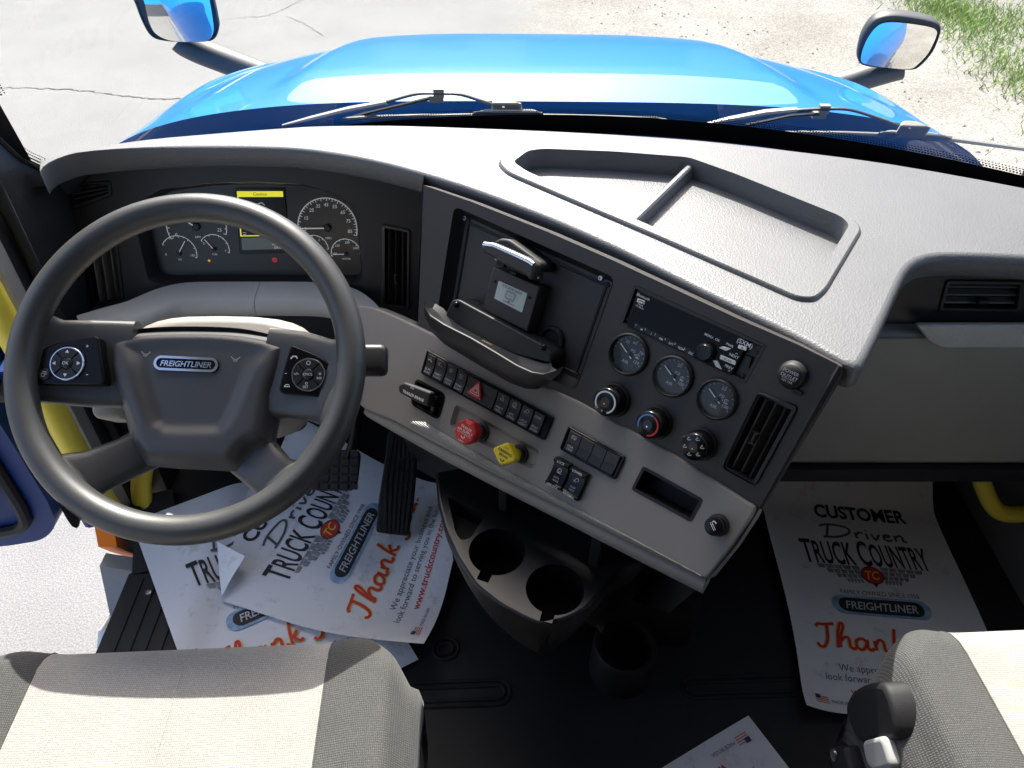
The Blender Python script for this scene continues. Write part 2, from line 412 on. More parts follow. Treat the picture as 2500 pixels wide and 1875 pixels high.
# ------------------------------------------------------------------ objects
def finish(o, label=None, cat=None, group=None, kind=None):
    if label: o['label'] = label
    if cat: o['category'] = cat
    if group: o['group'] = group
    if kind: o['kind'] = kind
    return o
def obj(name, mb, material, parent=None, smooth_deg=38, **kw):
    me = bpy.data.meshes.new(name); me.from_pydata([tuple(p) for p in mb.v], [], mb.f); me.validate(); me.update()
    me.materials.append(material)
    if smooth_deg:
        me.polygons.foreach_set('use_smooth', [True] * len(me.polygons))
        me.set_sharp_from_angle(angle=radians(smooth_deg))
    o = bpy.data.objects.new(name, me); col.objects.link(o)
    if parent: adopt(o, parent)
    return finish(o, **kw)
ORG = {}
def adopt(o, parent):
    o.parent = parent; o.matrix_parent_inverse = Matrix.Translation(-ORG.get(parent.name, V((0, 0, 0))))
def thing(name, label, cat, loc=(0, 0, 0), group=None):
    o = bpy.data.objects.new(name, None); col.objects.link(o); o.location = loc; o.empty_display_size = 0.05
    ORG[o.name] = V(loc); return finish(o, label, cat, group)
# ================================================================== THE SETTING OUTSIDE
GZ = -1.20                                      # yard level below the cab floor
def ground_mat():
    M = bpy.data.materials.new('pale_yard_surface'); M.use_nodes = True; nt = M.node_tree; b = nt.nodes['Principled BSDF']; L = nt.links.new
    tc = nt.nodes.new('ShaderNodeTexCoord')
    def noise(scale, det=6, ro=0.6):
        n = nt.nodes.new('ShaderNodeTexNoise'); n.inputs['Scale'].default_value = scale; n.inputs['Detail'].default_value = det
        n.inputs['Roughness'].default_value = ro; L(tc.outputs['Object'], n.inputs['Vector']); return n.outputs['Fac']
    def ramp(o, *st):
        r = nt.nodes.new('ShaderNodeValToRGB'); L(o, r.inputs[0])
        while len(r.color_ramp.elements) < len(st): r.color_ramp.elements.new(0.5)
        for e, (p, c) in zip(r.color_ramp.elements, st): e.position = p; e.color = (*c, 1)
        return r.outputs[0]
    def mix(f, a, c, mode='MIX'):
        x = nt.nodes.new('ShaderNodeMix'); x.data_type = 'RGBA'; x.blend_type = mode
        if isinstance(f, float): x.inputs[0].default_value = f
        else: L(f, x.inputs[0])
        L(a, x.inputs[6]); L(c, x.inputs[7]); return x.outputs[2]
    # worn pale asphalt: fine aggregate specks
    asp = mix(1.0, ramp(noise(160, 4), (0.3, (0.17, 0.167, 0.16)), (0.5, (0.25, 0.246, 0.237)), (0.72, (0.35, 0.345, 0.333))),
              ramp(noise(1.2), (0.3, (0.9, 0.9, 0.9)), (0.7, (1.06, 1.06, 1.05))), 'MULTIPLY')
    # crushed stone to the right of the truck
    vo = nt.nodes.new('ShaderNodeTexVoronoi'); vo.inputs['Scale'].default_value = 55; L(tc.outputs['Object'], vo.inputs['Vector'])
    grv = mix(0.55, ramp(noise(70, 6, 0.7), (0.32, (0.15, 0.138, 0.12)), (0.5, (0.29, 0.275, 0.25)), (0.68, (0.43, 0.415, 0.385))), ramp(vo.outputs['Color'], (0.2, (0.3, 0.3, 0.3)), (0.8, (0.75, 0.75, 0.75))), 'SOFT_LIGHT')
    grv = mix(1.0, grv, ramp(noise(0.9, 5), (0.35, (0.84, 0.82, 0.78)), (0.6, (1.06, 1.05, 1.03))), 'MULTIPLY')
    sx = nt.nodes.new('ShaderNodeSeparateXYZ'); L(tc.outputs['Object'], sx.inputs[0])
    n2 = noise(0.8, 7, 0.7)
    ml = nt.nodes.new('ShaderNodeMath'); ml.operation = 'MULTIPLY_ADD'; L(n2, ml.inputs[0]); ml.inputs[1].default_value = 2.4; L(sx.outputs[0], ml.inputs[2])
    fac = nt.nodes.new('ShaderNodeMapRange'); L(ml.outputs[0], fac.inputs[0]); fac.inputs[1].default_value = 1.0; fac.inputs[2].default_value = 2.0
    L(mix(fac.outputs[0], asp, grv), b.inputs['Base Color'])
    b.inputs['Roughness'].default_value = 0.9; b.inputs['Specular IOR Level'].default_value = 0.2
    bp = nt.nodes.new('ShaderNodeBump'); bp.inputs['Strength'].default_value = 0.6; bp.inputs['Distance'].default_value = 0.012
    L(noise(90, 5, 0.7), bp.inputs['Height']); L(bp.outputs[0], b.inputs['Normal'])
    return M
GROUND = ground_mat()
mb = MB(); mb.add([(-250, -250, GZ), (250, -250, GZ), (250, 250, GZ), (-250, 250, GZ)], [(0, 1, 2, 3)])
ground = obj('ground', mb, GROUND, smooth_deg=0, kind='structure')
CRACK = mat('crack_fill', (0.10, 0.085, 0.07), 0.95, vary=0.3, vscale=30)
def crack(px, w):
    rnd = random.Random(int(px[0][0] + px[-1][1])); pts = [PZ(x, y, GZ + 0.004) for x, y in smooth(px, 10)]
    out = []
    for p in pts: out.append((p.x + rnd.uniform(-.018, .018), p.y + rnd.uniform(-.018, .018)))
    ws = [w * rnd.uniform(0.35, 1.3) for _ in out]
    obj('crack', MB().ribbon(zframe(GZ + 0.004), out, w, 0, widths=ws), CRACK, ground)
crack([(-60, 214), (60, 214), (150, 217), (240, 226), (330, 236), (420, 240), (520, 232)], 0.014)
crack([(540, 48), (600, 42), (650, 38), (700, 18), (745, -4)], 0.008)
crack([(700, 40), (745, 60), (790, 88)], 0.006)
crack([(300, 360), (360, 320), (420, 262)], 0.006)
# grass verge
gv = [(2260, -10), (2300, 35), (2340, 70), (2365, 105), (2420, 140), (2470, 160), (2510, 190)]
GR = mat('grass_blade', (0.24, 0.34, 0.07), 0.7, vary=0.35, vscale=5)
rnd = random.Random(3); mb = MB(); edge = [PZ(x, y, GZ) for x, y in gv]
e0, e1 = edge[0], edge[-1]; ed = (e1 - e0).normalized(); en = V((-ed.y, ed.x, 0)); en = en if en.x > 0 else -en
for k in range(60000):
    t = rnd.uniform(-0.9, 1.7); s = rnd.random() ** 1.6 * 5.5 + rnd.gauss(0, 0.22) - 0.1
    p = e0 + (e1 - e0) * t + en * s
    dens = 0.55 + 0.45 * sin(p.x * 2.3 + p.y * 1.1) * cos(p.y * 1.9 - p.x)
    if rnd.random() > dens: continue
    a = rnd.uniform(0, 2 * pi); h = rnd.uniform(0.03, 0.10); w = rnd.uniform(0.003, 0.007)
    dx = V((cos(a), sin(a), 0)); ln = V((rnd.gauss(0, 0.05), rnd.gauss(0, 0.05), 0)); b = V((p.x, p.y, GZ))
    mb.add([b - dx * w, b + dx * w, b + ln * 0.6 + dx * w * .7 + V((0, 0, h * .6)), b + ln + V((0, 0, h))], [(0, 1, 2), (0, 2, 3)])
finish(obj('grass', mb, GR, smooth_deg=0), 'green grass verge along the far edge of the gravel', 'grass', kind='stuff')
# pebbles on the gravel
mb = MB(); ST = mat('loose_stone', (0.33, 0.30, 0.26), 0.9, vary=0.5, vscale=7)
for k in range(2600):
    p = V((rnd.uniform(0.8, 7.5), rnd.uniform(2.4, 11), GZ)); r = rnd.uniform(0.006, 0.02)
    if rnd.random() > 0.5 + 0.5 * sin(p.x * 1.7 + p.y * .6): continue
    q = [p + V((r * rnd.uniform(.7, 1.3) * cos(a + k), r * rnd.uniform(.7, 1.3) * sin(a + k), 0)) for a in (0, 1.57, 3.14, 4.71)]
    mb.add(q + [p + V((0, 0, r * .8))], [(0, 1, 4), (1, 2, 4), (2, 3, 4), (3, 0, 4)])
finish(obj('gravel', mb, ST, smooth_deg=0), 'loose stones scattered over the tan gravel', 'gravel', kind='stuff')

# workshop across the yard: it shows in the polish of the hood
SIDING = mat('siding_white', (0.42, 0.44, 0.45), 0.5, vary=0.05)
BY, BH = 20.0, 9.0
bld = thing('workshop_building', 'pale ribbed metal workshop across the yard, reflected in the blue hood', 'building', (0, BY, GZ))
mb = MB(); mb.box((2, BY + 5, GZ + BH / 2), (46, 10, BH)); obj('wall', mb, SIDING, bld, 0)
for k in range(76):
    mb = MB(); mb.box((-20.6 + k * 0.6, BY - 0.03, GZ + BH / 2), (0.10, 0.06, BH)); obj('rib', mb, SIDING, bld, 0)
mb = MB(); mb.add([(-21.5, BY - .5, GZ + BH + .05), (25.5, BY - .5, GZ + BH + .05), (25.5, BY + 5, GZ + BH + 1.4), (-21.5, BY + 5, GZ + BH + 1.4), (25.5, BY + 10.5, GZ + BH + .05), (-21.5, BY + 10.5, GZ + BH + .05)],
                  [(0, 1, 2, 3), (3, 2, 4, 5), (0, 5, 4, 1)]); obj('roof', mb, FAIR, bld, 0)
for x, w, h in ((-12, 4, 4.4), (-5.5, 4, 4.4), (-1.6, 1.1, 2.2), (2.5, 4, 4.4), (8.5, 4, 4.4), (15, 4, 4.4)):
    mb = MB(); mb.box((x, BY - 0.1, GZ + h / 2), (w, 0.08, h)); obj('door', mb, mat('door_blue_grey', (0.10, 0.16, 0.26), 0.4), bld, 0)
for x in (-9, -3, 5.5, 11.5):
    mb = MB(); mb.box((x, BY - 0.08, GZ + 5.6), (1.6, 0.08, 0.9)); obj('window', mb, mat('window_dark', (0.03, 0.05, 0.07), 0.1), bld, 0)

# ================================================================== HOOD
hood = thing('truck_hood', 'glossy blue truck hood sloping away beyond the windshield', 'hood', (0, 1.8, -0.2))
HY0, HY1 = 1.74, 3.05
def hood_zc(y):
    t = y - 1.75
    z = 0.715 - 0.05 * t - 0.145 * t * t
    if t > 0.95: z -= 0.55 * (t - 0.95) ** 2 + 1.2 * max(0, t - 1.1) ** 3
    return z
def hood_hw(y):
    t = (y - 1.75) / 1.3
    return 1.14 - 0.24 * t - 0.18 * max(0, t - 0.35) ** 2 - 0.35 * max(0, t - 0.75) ** 2
def hood_pt(s, y):
    """s -1..1 across, top and both flanks"""
    hw, zc = hood_hw(y), hood_zc(y); a = s * 1.5
    H = 0.62; k = 0.50
    x = hw * math.copysign(abs(sin(a)) ** k, a) * 1.0
    x = hw * math.copysign(min(1, abs(sin(a)) ** 0.62), a)
    z = zc - H + H * abs(cos(a)) ** 0.36
    r = abs(x) / hw
    z += 0.022 * (1 - sstep(0.52, 0.60, r)) * sstep(1.72, 1.95, y) * (1 - 0.5 * sstep(2.5, 2.9, y))
    z += 0.020 * sstep(0.80, 0.86, r) * (1 - sstep(0.93, 0.99, r)) * sstep(1.8, 2.2, y)
    return (x, y, z)
mb = MB(); mb.grid(120, 70, lambda a, b: hood_pt(a * 2 - 1, lerp(HY0, HY1, b))); obj('hood_skin', mb, BLUE, hood, 60)
mb = MB()                                        # nose below the crest
def nose(a, b):
    x, y, z = hood_pt(a * 2 - 1, HY1); k = b
    return (x * (1 - 0.05 * k), HY1 + 0.16 * sin(k * pi / 2) * (1 - 0.5 * (x / hood_hw(HY1)) ** 2), lerp(z, -0.75, k))
mb.grid(60, 12, nose); obj('nose_panel', mb, BLUE, hood, 60)
mb = MB()
for sg in (-1, 1):                               # wheel-arch flanks
    mb.grid(1, 12, lambda a, b: (sg * hood_hw(lerp(HY0, HY1, b)) * 0.998, lerp(HY0, HY1, b), lerp(hood_zc(lerp(HY0, HY1, b)) - 0.55, -0.75, a)))
obj('fender', mb, BLUE, hood, 60)
# cowl between hood and windshield
cowl = thing('cowl_panel', 'shaded dark blue cowl panel at the foot of the windshield', 'cowl', (0, 1.68, 0.6))
def ws_base(s): return V((0.985 * s, 1.615 - 0.27 * s * s - 0.03 * s ** 4, 0.705 - 0.015 * s * s))
def ws_top(s): return V((0.86 * s, 1.02 - 0.20 * s * s, 1.74))
mb = MB()
def cowlf(a, b):
    s = a * 2 - 1; p = ws_base(s) + V((0, 0.012, -0.03)); q = V(hood_pt(0, HY0)); q = V((0.99 * s, HY0 + 0.015 - 0.16 * s * s, 0.665 - 0.10 * abs(s) ** 3))
    r = p.lerp(q, b); r.z -= 0.02 * sin(b * pi); return r
mb.grid(40, 8, cowlf); obj('cowl_skin', mb, BLUE_SHADE, cowl)
mb = MB(); mb.sweep([V((0.99 * s, HY0 + 0.005 - 0.16 * s * s, 0.672 - 0.10 * abs(s) ** 3)) for s in [k / 15 - 1 for k in range(31)]], [(-.012, -.006), (.012, -.006), (.012, .004), (-.012, .004)])
obj('hood_seal', mb, RUBBER, cowl)
# blue flanks under the windshield ends
mb = MB()
for sg in (-1, 1):
    mb.grid(6, 4, lambda a, b: (sg * (1.0 + 0.015 * sin(a * pi)), lerp(1.26, 1.80, a), lerp(0.52 - 0.05 * a, -0.75, b)))
obj('cowl_side', mb, BLUE, cowl)

# ================================================================== HOOD MIRRORS
def build_mirror(outline, glass, z, armpts, label, sg, refl):
    """outline/glass: photo pixels of the head; seated z metres above the cab floor"""
    cx = sum(p[0] for p in glass) / len(glass); cy = sum(p[1] for p in glass) / len(glass)
    c = PP(cx, cy, (0, 2.42, 0), (0, 1, 0))
    root = thing('hood_mirror', label, 'mirror', (c.x - sg * 0.25, c.y, c.z - 0.2))
    d = (c - CAM).normalized(); n = (V(refl).normalized() - d).normalized()
    fr = Frame(c, V((1, 0, 0)), n)
    og = ccw(smooth(fr.uvs(outline), 5, True)); gl = ccw(smooth(fr.uvs(glass), 5, True))
    cu = sum(p[0] for p in og) / len(og); cv = sum(p[1] for p in og) / len(og)
    rings = []
    for w, k in ((-0.10, 0.35), (-0.095, 0.6), (-0.08, 0.8), (-0.05, 0.95), (-0.015, 1.0), (0.004, 0.985), (0.006, 0.965)):
        rings.append([fr.pt(cu + (u - cu) * k, cv + (v - cv) * k, w) for u, v in og])
    mb = MB(); mb.loft(rings, cap0=True, cap1=False)
    inner = [fr.pt(cu + (u - cu) * 0.93, cv + (v - cv) * 0.93, -0.004) for u, v in og]
    mb.loft([rings[-1], inner], cap0=False, cap1=True); head = obj('housing', mb, MIRB, root, 50)
    mb = MB(); gu = sum(p[0] for p in gl) / len(gl); gv_ = sum(p[1] for p in gl) / len(gl); R = 0.75
    rings = []
    for k in (1.0, 0.85, 0.7, 0.55, 0.4, 0.25, 0.1, 0.02):
        rr = []
        for u, v in gl:
            du, dv = (u - gu) * k, (v - gv_) * k; rr.append(fr.pt(gu + du, gv_ + dv, 0.014 - (du * du + dv * dv) / (2 * R)))
        rings.append(rr)
    mb.loft(rings, cap0=False, cap1=True); obj('mirror_glass', mb, MIRG, root, 80)
    mb = MB(); pts = armpts(c); mb.tube(smooth(pts, 6), 0.05, 16, sq=0.75); obj('arm', mb, MIRB, root, 60)
    return c
Lo = [(318, -40), (330, 10), (350, 60), (372, 90), (410, 100), (470, 102), (520, 97), (536, 70), (533, 40), (522, -10), (510, -60), (420, -75)]
Lg = [(345, -40), (355, 10), (366, 55), (384, 82), (420, 96), (470, 98), (508, 96), (521, 72), (519, 40), (512, 0), (500, -55), (420, -66)]
build_mirror(Lo, Lg, 0, lambda c: [PP(x, y, (0, 2.50, 0), (0, 1, 0)) for x, y in ((440, 96), (455, 108), (490, 125), (560, 152), (660, 190), (740, 225))],
             'hood mirror on the driver side, filled with blue truck body and pavement', -1, (0.04, -1.0, -0.80))
Ro = [(2092, 140), (2100, 95), (2125, 55), (2155, 38), (2200, 36), (2270, 48), (2296, 62), (2295, 85), (2278, 125), (2250, 158), (2225, 170), (2170, 166), (2110, 160)]
Rg = [(2101, 142), (2113, 100), (2138, 64), (2165, 52), (2210, 53), (2265, 62), (2285, 72), (2284, 88), (2266, 125), (2242, 152), (2220, 165), (2170, 162), (2115, 155)]
build_mirror(Ro, Rg, 0, lambda c: [PP(x, y, (0, 2.50, 0), (0, 1, 0)) for x, y in ((2195, 164), (2172, 170), (2130, 182), (2060, 204), (1980, 225), (1900, 250))],
             'hood mirror on the passenger side, showing gravel and grass beside blue paint', 1, (0.06, -1.0, -0.50))

# ================================================================== WINDSHIELD
ws = thing('windshield', 'raked clear windshield with black dotted border band', 'windshield', (0, 1.6, 0.7))
mb = MB(); mb.grid(32, 12, lambda a, b: ws_base(a * 2 - 1).lerp(ws_top(a * 2 - 1), b) + V((0, 0.05 * sin(b * pi), 0.02 * sin(b * pi)))); obj('glass_pane', mb, GLASS, ws, 60)
def ws_in(s, t, off=0.004):
    p = ws_base(s).lerp(ws_top(s), t) + V((0, 0.05 * sin(t * pi), 0.02 * sin(t * pi))); return p + V((0, -off * 0.9, -off * 0.45))
mb = MB(); mb.grid(48, 3, lambda a, b: ws_in(a * 2 - 1, b * 0.040 + 0.0))
for sg in (-1, 1): mb.grid(2, 30, lambda a, b: ws_in(sg * lerp(0.965, 1.0, a), lerp(0.040, 0.96, b)))
mb.grid(40, 2, lambda a, b: ws_in(a * 2 - 1, lerp(0.955, 1.0, b)))
obj('border_band', mb, mat('ceramic_black', (0.006, 0.006, 0.007), 0.35), ws)
mb = MB()                                        # rows of dots fading out
def dot(s, t, r):
    c = ws_in(s, t); a1 = (ws_in(s + .002, t) - c).normalized(); a2 = (ws_in(s, t + .002) - c).normalized()
    mb.add([c + a1 * r * cos(k * pi / 3) + a2 * r * sin(k * pi / 3) for k in range(6)], [(0, 1, 2, 3, 4, 5)])
for row, (t, r) in enumerate(((0.0430, .0022), (0.0475, .0019), (0.0520, .0015))):
    for k in range(360): dot(-0.96 + 1.92 * (k + .5 * (row % 2)) / 360, t, r)
for sg in (-1, 1):
    for row, (s, r) in enumerate(((0.962, .0022), (0.957, .0019), (0.952, .0015))):
        for k in range(200):
            t = 0.07 + 0.86 * (k + .5 * (row % 2)) / 200
            if sg > 0 or t > 0.2: dot(sg * s, t, r)
finish(obj('border_dots', mb, MATS['ceramic_black'], ws, 0), kind='stuff')
mb = MB(); mb.tube([ws_base(k / 20 - 1) + V((0, 0.012, 0.0)) for k in range(41)], 0.012, 8); obj('lower_gasket', mb, RUBBER, ws)

# wipers parked along the foot of the glass
wn = V((0, 0.86, 0.51)); wp0 = ws_base(0) + V((0, 0.030, 0.03))
def WP(x, y, off=0.0): return PP(x, y, wp0 + wn * off, wn)
def wiper(label, arm, strut, blade, clip, hinge, line, cap):
    r = thing('windshield_wiper', label, 'wiper', WP(*arm[-1]), 'wipers parked along the windshield')
    mb = MB(); mb.tube([WP(x, y, .01) for x, y in smooth(arm, 5)], 0.0055, 8, sq=0.6); obj('arm', mb, WIPER, r)
    mb = MB(); mb.tube([WP(x, y, .006) for x, y in strut], 0.004, 6); obj('hose', mb, WIPER, r)
    mb = MB(); pts = [WP(x, y, .008) for x, y in blade]; mb.tube(pts, [0.004, 0.010, 0.011, 0.009], 8, sq=0.6); obj('blade', mb, WGREY, r)
    mb = MB(); q = WP(*clip, .012); mb.box(q, (0.022, 0.012, 0.018)); mb.box(q + V((-.006, .004, -.014)), (0.03, 0.014, 0.014)); obj('clip', mb, WGREY, r, 0)
    mb = MB(); fr = Frame(wp0, (1, 0, 0), (0, -0.35, 0.93)); mb.prism(fr, roundpoly(fr.uvs(hinge), 0.01), -0.015, 0.016, 0.004); hg = obj('hinge_cover', mb, WGREY, r)
    mb = MB(); u, v = fr.uv(hinge[1][0] + 25, hinge[1][1] + 8, .016); mb.lathe(fr.sub(u, v, 0.0164), [(0.0035, 0), (0.003, 0.0006)], 10); obj('bolt', mb, PBLACK, hg)
    mb = MB(); mb.tube([WP(x, y, -.002) for x, y in line], [0.004] + [0.0048] * (len(line) - 2) + [0.004], 8); obj('blade_spine', mb, WGREY, r)
    mb = MB(); fr2 = Frame(wp0, (1, 0, 0), (0, -0.6, 0.8)); mb.prism(fr2, roundpoly(fr2.uvs(cap), 0.006), -0.012, 0.008, 0.003); obj('pivot_cap', mb, WGREY, r)
wiper('wiper with grey blade slanting over the driver half of the windshield foot', [(1206, 256), (1165, 243), (1120, 230), (1070, 228), (1020, 229), (965, 243), (930, 254)], [(1050, 240), (985, 256), (900, 276), (850, 290)],
      [(690, 306), (760, 290), (850, 268), (945, 250)], (1071, 226), [(1198, 268), (1204, 254), (1240, 252), (1280, 268)], [(838, 291), (880, 288), (980, 284), (1140, 282), (1330, 282), (1480, 286), (1600, 289), (1626, 294)],
      [(1150, 280), (1188, 270), (1300, 270), (1330, 281)])
wiper('wiper slanting over the passenger half of the windshield foot', [(2196, 308), (2150, 291), (2075, 268), (2015, 266), (1960, 268), (1940, 270)], [(2000, 278), (1930, 283), (1870, 296), (1820, 306)],
      [(1712, 305), (1780, 292), (1870, 275), (1945, 268)], (2012, 266), [(2188, 322), (2196, 306), (2230, 308), (2270, 325)], [(1905, 324), (1960, 324), (2060, 325), (2140, 328), (2200, 328), (2330, 342), (2450, 358), (2560, 372)],
      [(2140, 327), (2170, 321), (2270, 326), (2325, 341)])

# ================================================================== CAB SHELL
mb = MB(); mb.box((0.06, 0.20, -0.03), (1.90, 2.52, 0.06)); floor = obj('floor', mb, MATB, smooth_deg=0, kind='structure')
mb = MB(); mb.add([(-.90, 1.46, 0), (1.0, 1.46, 0), (1.0, 1.56, 0.16), (-.90, 1.56, 0.16), (0.90, 1.57, 0.52), (-.84, 1.57, 0.52)], [(0, 1, 2, 3), (3, 2, 4, 5)]); obj('wall_front', mb, MATB, smooth_deg=0, kind='structure')
mb = MB(); mb.box((0, 0.02, 1.86), (2.0, 1.98, 0.06)); obj('ceiling', mb, CABTRIM, smooth_deg=0, kind='structure')
mb = MB(); mb.box((0, -1.02, 0.90), (2.0, 0.06, 1.86)); obj('wall_rear', mb, CABTRIM, smooth_deg=0, kind='structure')
mb = MB()                                        # left wall behind the open doorway
mb.box((-0.975, -0.62, 0.88), (0.05, 0.74, 1.9)); obj('wall_left', mb, CABTRIM, smooth_deg=0, kind='structure')
mb = MB()                                        # right wall with its window opening
fr = Frame((0.99, 0, 0), (0, 1, 0), (-1, 0, 0)) if False else Frame((0.99, 0, 0), (0, -1, 0), (-1, 0, 0))
mb.plate(fr, [(-1.50, -0.06), (0.99, -0.06), (0.99, 1.83), (-0.80, 1.83), (-1.34, 0.72), (-1.50, 0.68)], [roundpoly([(-1.12, 0.85), (-0.15, 0.80), (-0.15, 1.55), (-0.75, 1.55)], 0.06)], 0, 0.0, 0.05)
obj('wall_right', mb, DOORTRIM, smooth_deg=0, kind='structure')
pdoor = thing('passenger_door', 'blue outer skin of the closed passenger door behind the dashboard end', 'door', (1.05, 0.4, -0.3))
mb = MB(); fr = Frame((1.045, 0, 0), (0, 1, 0), (1, 0, 0))
mb.plate(fr, [(-0.99, -0.5), (1.30, -0.5), (1.30, 0.70), (0.82, 1.80), (-0.99, 1.80)], [roundpoly([(0.15, 0.80), (1.12, 0.85), (0.75, 1.55), (0.15, 1.55)], 0.06)], 0, 0.05, 0.05); obj('outer_skin', mb, BLUE, pdoor, 30)
mb = MB(); mb.plate(Frame((1.02, 0, 0), (0, 1, 0), (1, 0, 0)), roundpoly([(0.15, 0.80), (1.12, 0.85), (0.75, 1.55), (0.15, 1.55)], 0.06)); obj('window_pane', mb, GLASS, pdoor, 0)
# A-pillars with their moulded trim
def pillar(sg):
    mb = MB(); rings = []
    for k in range(15):
        t = lerp(0.20 if sg < 0 else 0.0, 1.0, k / 14); p = ws_base(sg).lerp(ws_top(sg), t) + V((0, 0.05 * sin(t * pi), 0.02 * sin(t * pi)))
        out = V((sg, 0, 0)); bk = V((0, -1, 0)); wd = lerp(0.155, 0.10, t)
        prof = [(-0.035, -0.02), (-0.03, 0.03), (-0.012, 0.075), (0.01, wd * .8), (0.03, wd), (0.075, wd), (0.085, 0.02), (0.06, -0.03)]
        rings.append([p + out * (a - 0.005) + bk * b for a, b in (prof if sg > 0 else prof[::-1])])
    mb.loft(rings); return mb
obj('wall_pillar_left', pillar(-1), PILLAR, kind='structure'); obj('wall_pillar_right', pillar(1), PILLAR, kind='structure')
# lower front corner of the driver doorway: kick panel, frame strip and seal
mb = MB(); mb.grid(6, 6, lambda a, b: (-0.948 + 0.02 * sin(a * pi), lerp(1.14, 1.50, a), lerp(-0.03, 0.75 - 0.13 * sstep(.3, 1, a), b))); obj('wall_kick_left', mb, PILLAR, kind='structure')

# moulded trim closing the corner between glass, dashboard and doorway
def LX(px, py, x=-0.945): return PP(px, py, (x, 0, 0), (1, 0, 0))
up_c = smooth([(-160, 190), (-90, 260), (0, 345), (45, 385), (90, 408), (125, 428), (150, 470)], 5); lo_c = smooth([(-160, 330), (-90, 450), (0, 590), (40, 660), (90, 745), (150, 830), (200, 900)], 5)
mb = MB(); nn_ = len(up_c) - 1
mb.grid(nn_, 6, lambda a, b: LX(*[lerp(up_c[int(round(a * nn_))][k], lo_c[int(round(a * nn_))][k], b) for k in (0, 1)], -0.945 + 0.018 * sin(b * pi) - 0.012 * b)); obj('wall_corner_left', mb, PILLAR, kind='structure')
mb = MB(); mb.tube([LX(x, y, -0.946) for x, y in up_c], 0.006, 8); obj('wall_corner_seal', mb, RUBBER, kind='structure')
gp0 = ws_base(-1); gn = (ws_base(-.8) - gp0).cross(ws_top(-1) - gp0).normalized(); mb = MB()
for row, (off, r) in enumerate(((7, .0024), (14, .0021), (21, .0017), (28, .0013))):
    for k in range(46):
        t = (k + .5 * (row % 2)) / 46 * (nn_ - 6); i = int(t); f = t - i; x = lerp(up_c[i][0], up_c[i + 1][0], f) + off * .66; y = lerp(up_c[i][1], up_c[i + 1][1], f) - off * .75
        c = PP(x, y, gp0, gn); a1 = (ws_base(-.8) - gp0).normalized(); a2 = gn.cross(a1); mb.add([c + a1 * r * cos(j * pi / 3) + a2 * r * sin(j * pi / 3) for j in range(6)], [(0, 1, 2, 3, 4, 5)])
finish(obj('corner_dots', mb, MATS['ceramic_black'], ws, 0), kind='stuff')
# ================================================================== DRIVER DOORWAY
dj = thing('door_frame', 'beige edged door frame post beside the yellow grab bar', 'door frame', (-0.93, 1.16, 0))
mb = MB(); mb.sweep([(-0.952, 1.115, z) for z in (0.0, 0.3, 0.6, 0.9, 1.2)], [(-.014, -.014), (.018, -.014), (.020, 0), (.018, .014), (-.014, .014)], upv=(1, 0, 0)); obj('post_trim', mb, BEIGE, dj)
mb = MB(); mb.tube([(-0.930, 1.172, z) for z in (0.0, 0.4, 0.8, 1.2)], 0.010, 10); obj('door_seal', mb, RUBBER, dj)
mb = MB(); mb.sweep([(-0.90, 1.235, z) for z in (0.0, 0.25, 0.48)], [(-.045, -.02), (.045, -.02), (.045, .02), (-.045, .02)], upv=(1, 0, 0)); obj('inner_post', mb, PILLAR, dj)
gb = thing('grab_bar', 'long straight yellow grab bar standing in the driver doorway', 'grab bar', (-0.935, 1.085, 0.03))
mb = MB(); mb.tube(smooth([(-0.925, 1.085, 0.035), (-0.935, 1.068, 0.07), (-0.94, 1.06, 0.2), (-0.945, 1.06, 0.6), (-0.95, 1.06, 1.0), (-0.95, 1.05, 1.35), (-0.95, 1.08, 1.42)], 6), 0.0235, 16); obj('bar', mb, YBAR, gb, 60)
mb = MB(); mb.lathe(Frame((-0.925, 1.10, 0.02), (1, 0, 0), (0, 0, 1)), [(0.036, -0.018), (0.036, 0.002), (0.028, 0.012), (0.024, 0.02)], 18); obj('foot_flange', mb, RUBBER, gb)
gh = thing('grab_bar', 'short yellow grab handle rising from a black boss by the doorway', 'grab handle', PZ(345, 1250, 0.0))
b0 = PZ(350, 1238, 0.02); mb = MB(); mb.tube(smooth([b0, b0 + V((0.0, 0.03, 0.05)), b0 + V((0.012, 0.08, 0.10)), b0 + V((0.015, 0.135, 0.135))], 6), 0.022, 14); obj('bar', mb, YBAR, gh, 60)
mb = MB(); mb.lathe(Frame(b0 + V((0.014, 0.125, 0.128)), (1, 0, 0), (0.05, 0.85, 0.5)), [(0.024, -0.004), (0.042, 0.0), (0.042, 0.03), (0.03, 0.035)], 18, cap0=True); obj('boss', mb, RUBBER, gh)

# sill plate with grooves
sill = thing('door_sill', 'black ribbed sill plate along the bottom of the driver doorway', 'sill', (-0.82, 0.5, 0))
mb = MB(); mb.sweep([(-0.812, y, 0.006) for y in (-0.25, 0.3, 0.8, 0.96)], [(-.078, -.03), (.078, -.03), (.078, .004), (.074, .008), (-.074, .008), (-.078, .002)]); obj('tread_plate', mb, RUBBER, sill)
for k in range(5):
    x = -0.875 + 0.030 * k; mb = MB(); mb.sweep([(x + 0.013, y, 0.015) for y in (-0.24, 0.3, 0.948)], [(-.0125, -.003), (.0125, -.003), (.011, .0025), (-.011, .0025)]); obj('rib', mb, RUBBER, sill)
mb = MB(); mb.sweep([(-0.835, 0.97, 0.006), (-0.855, 1.04, 0.012), (-0.885, 1.12, 0.02), (-0.90, 1.16, 0.03)], [(-.045, -.03), (.045, -.03), (.045, .006), (-.045, .012)]); obj('end_cap', mb, RUBBER, sill)
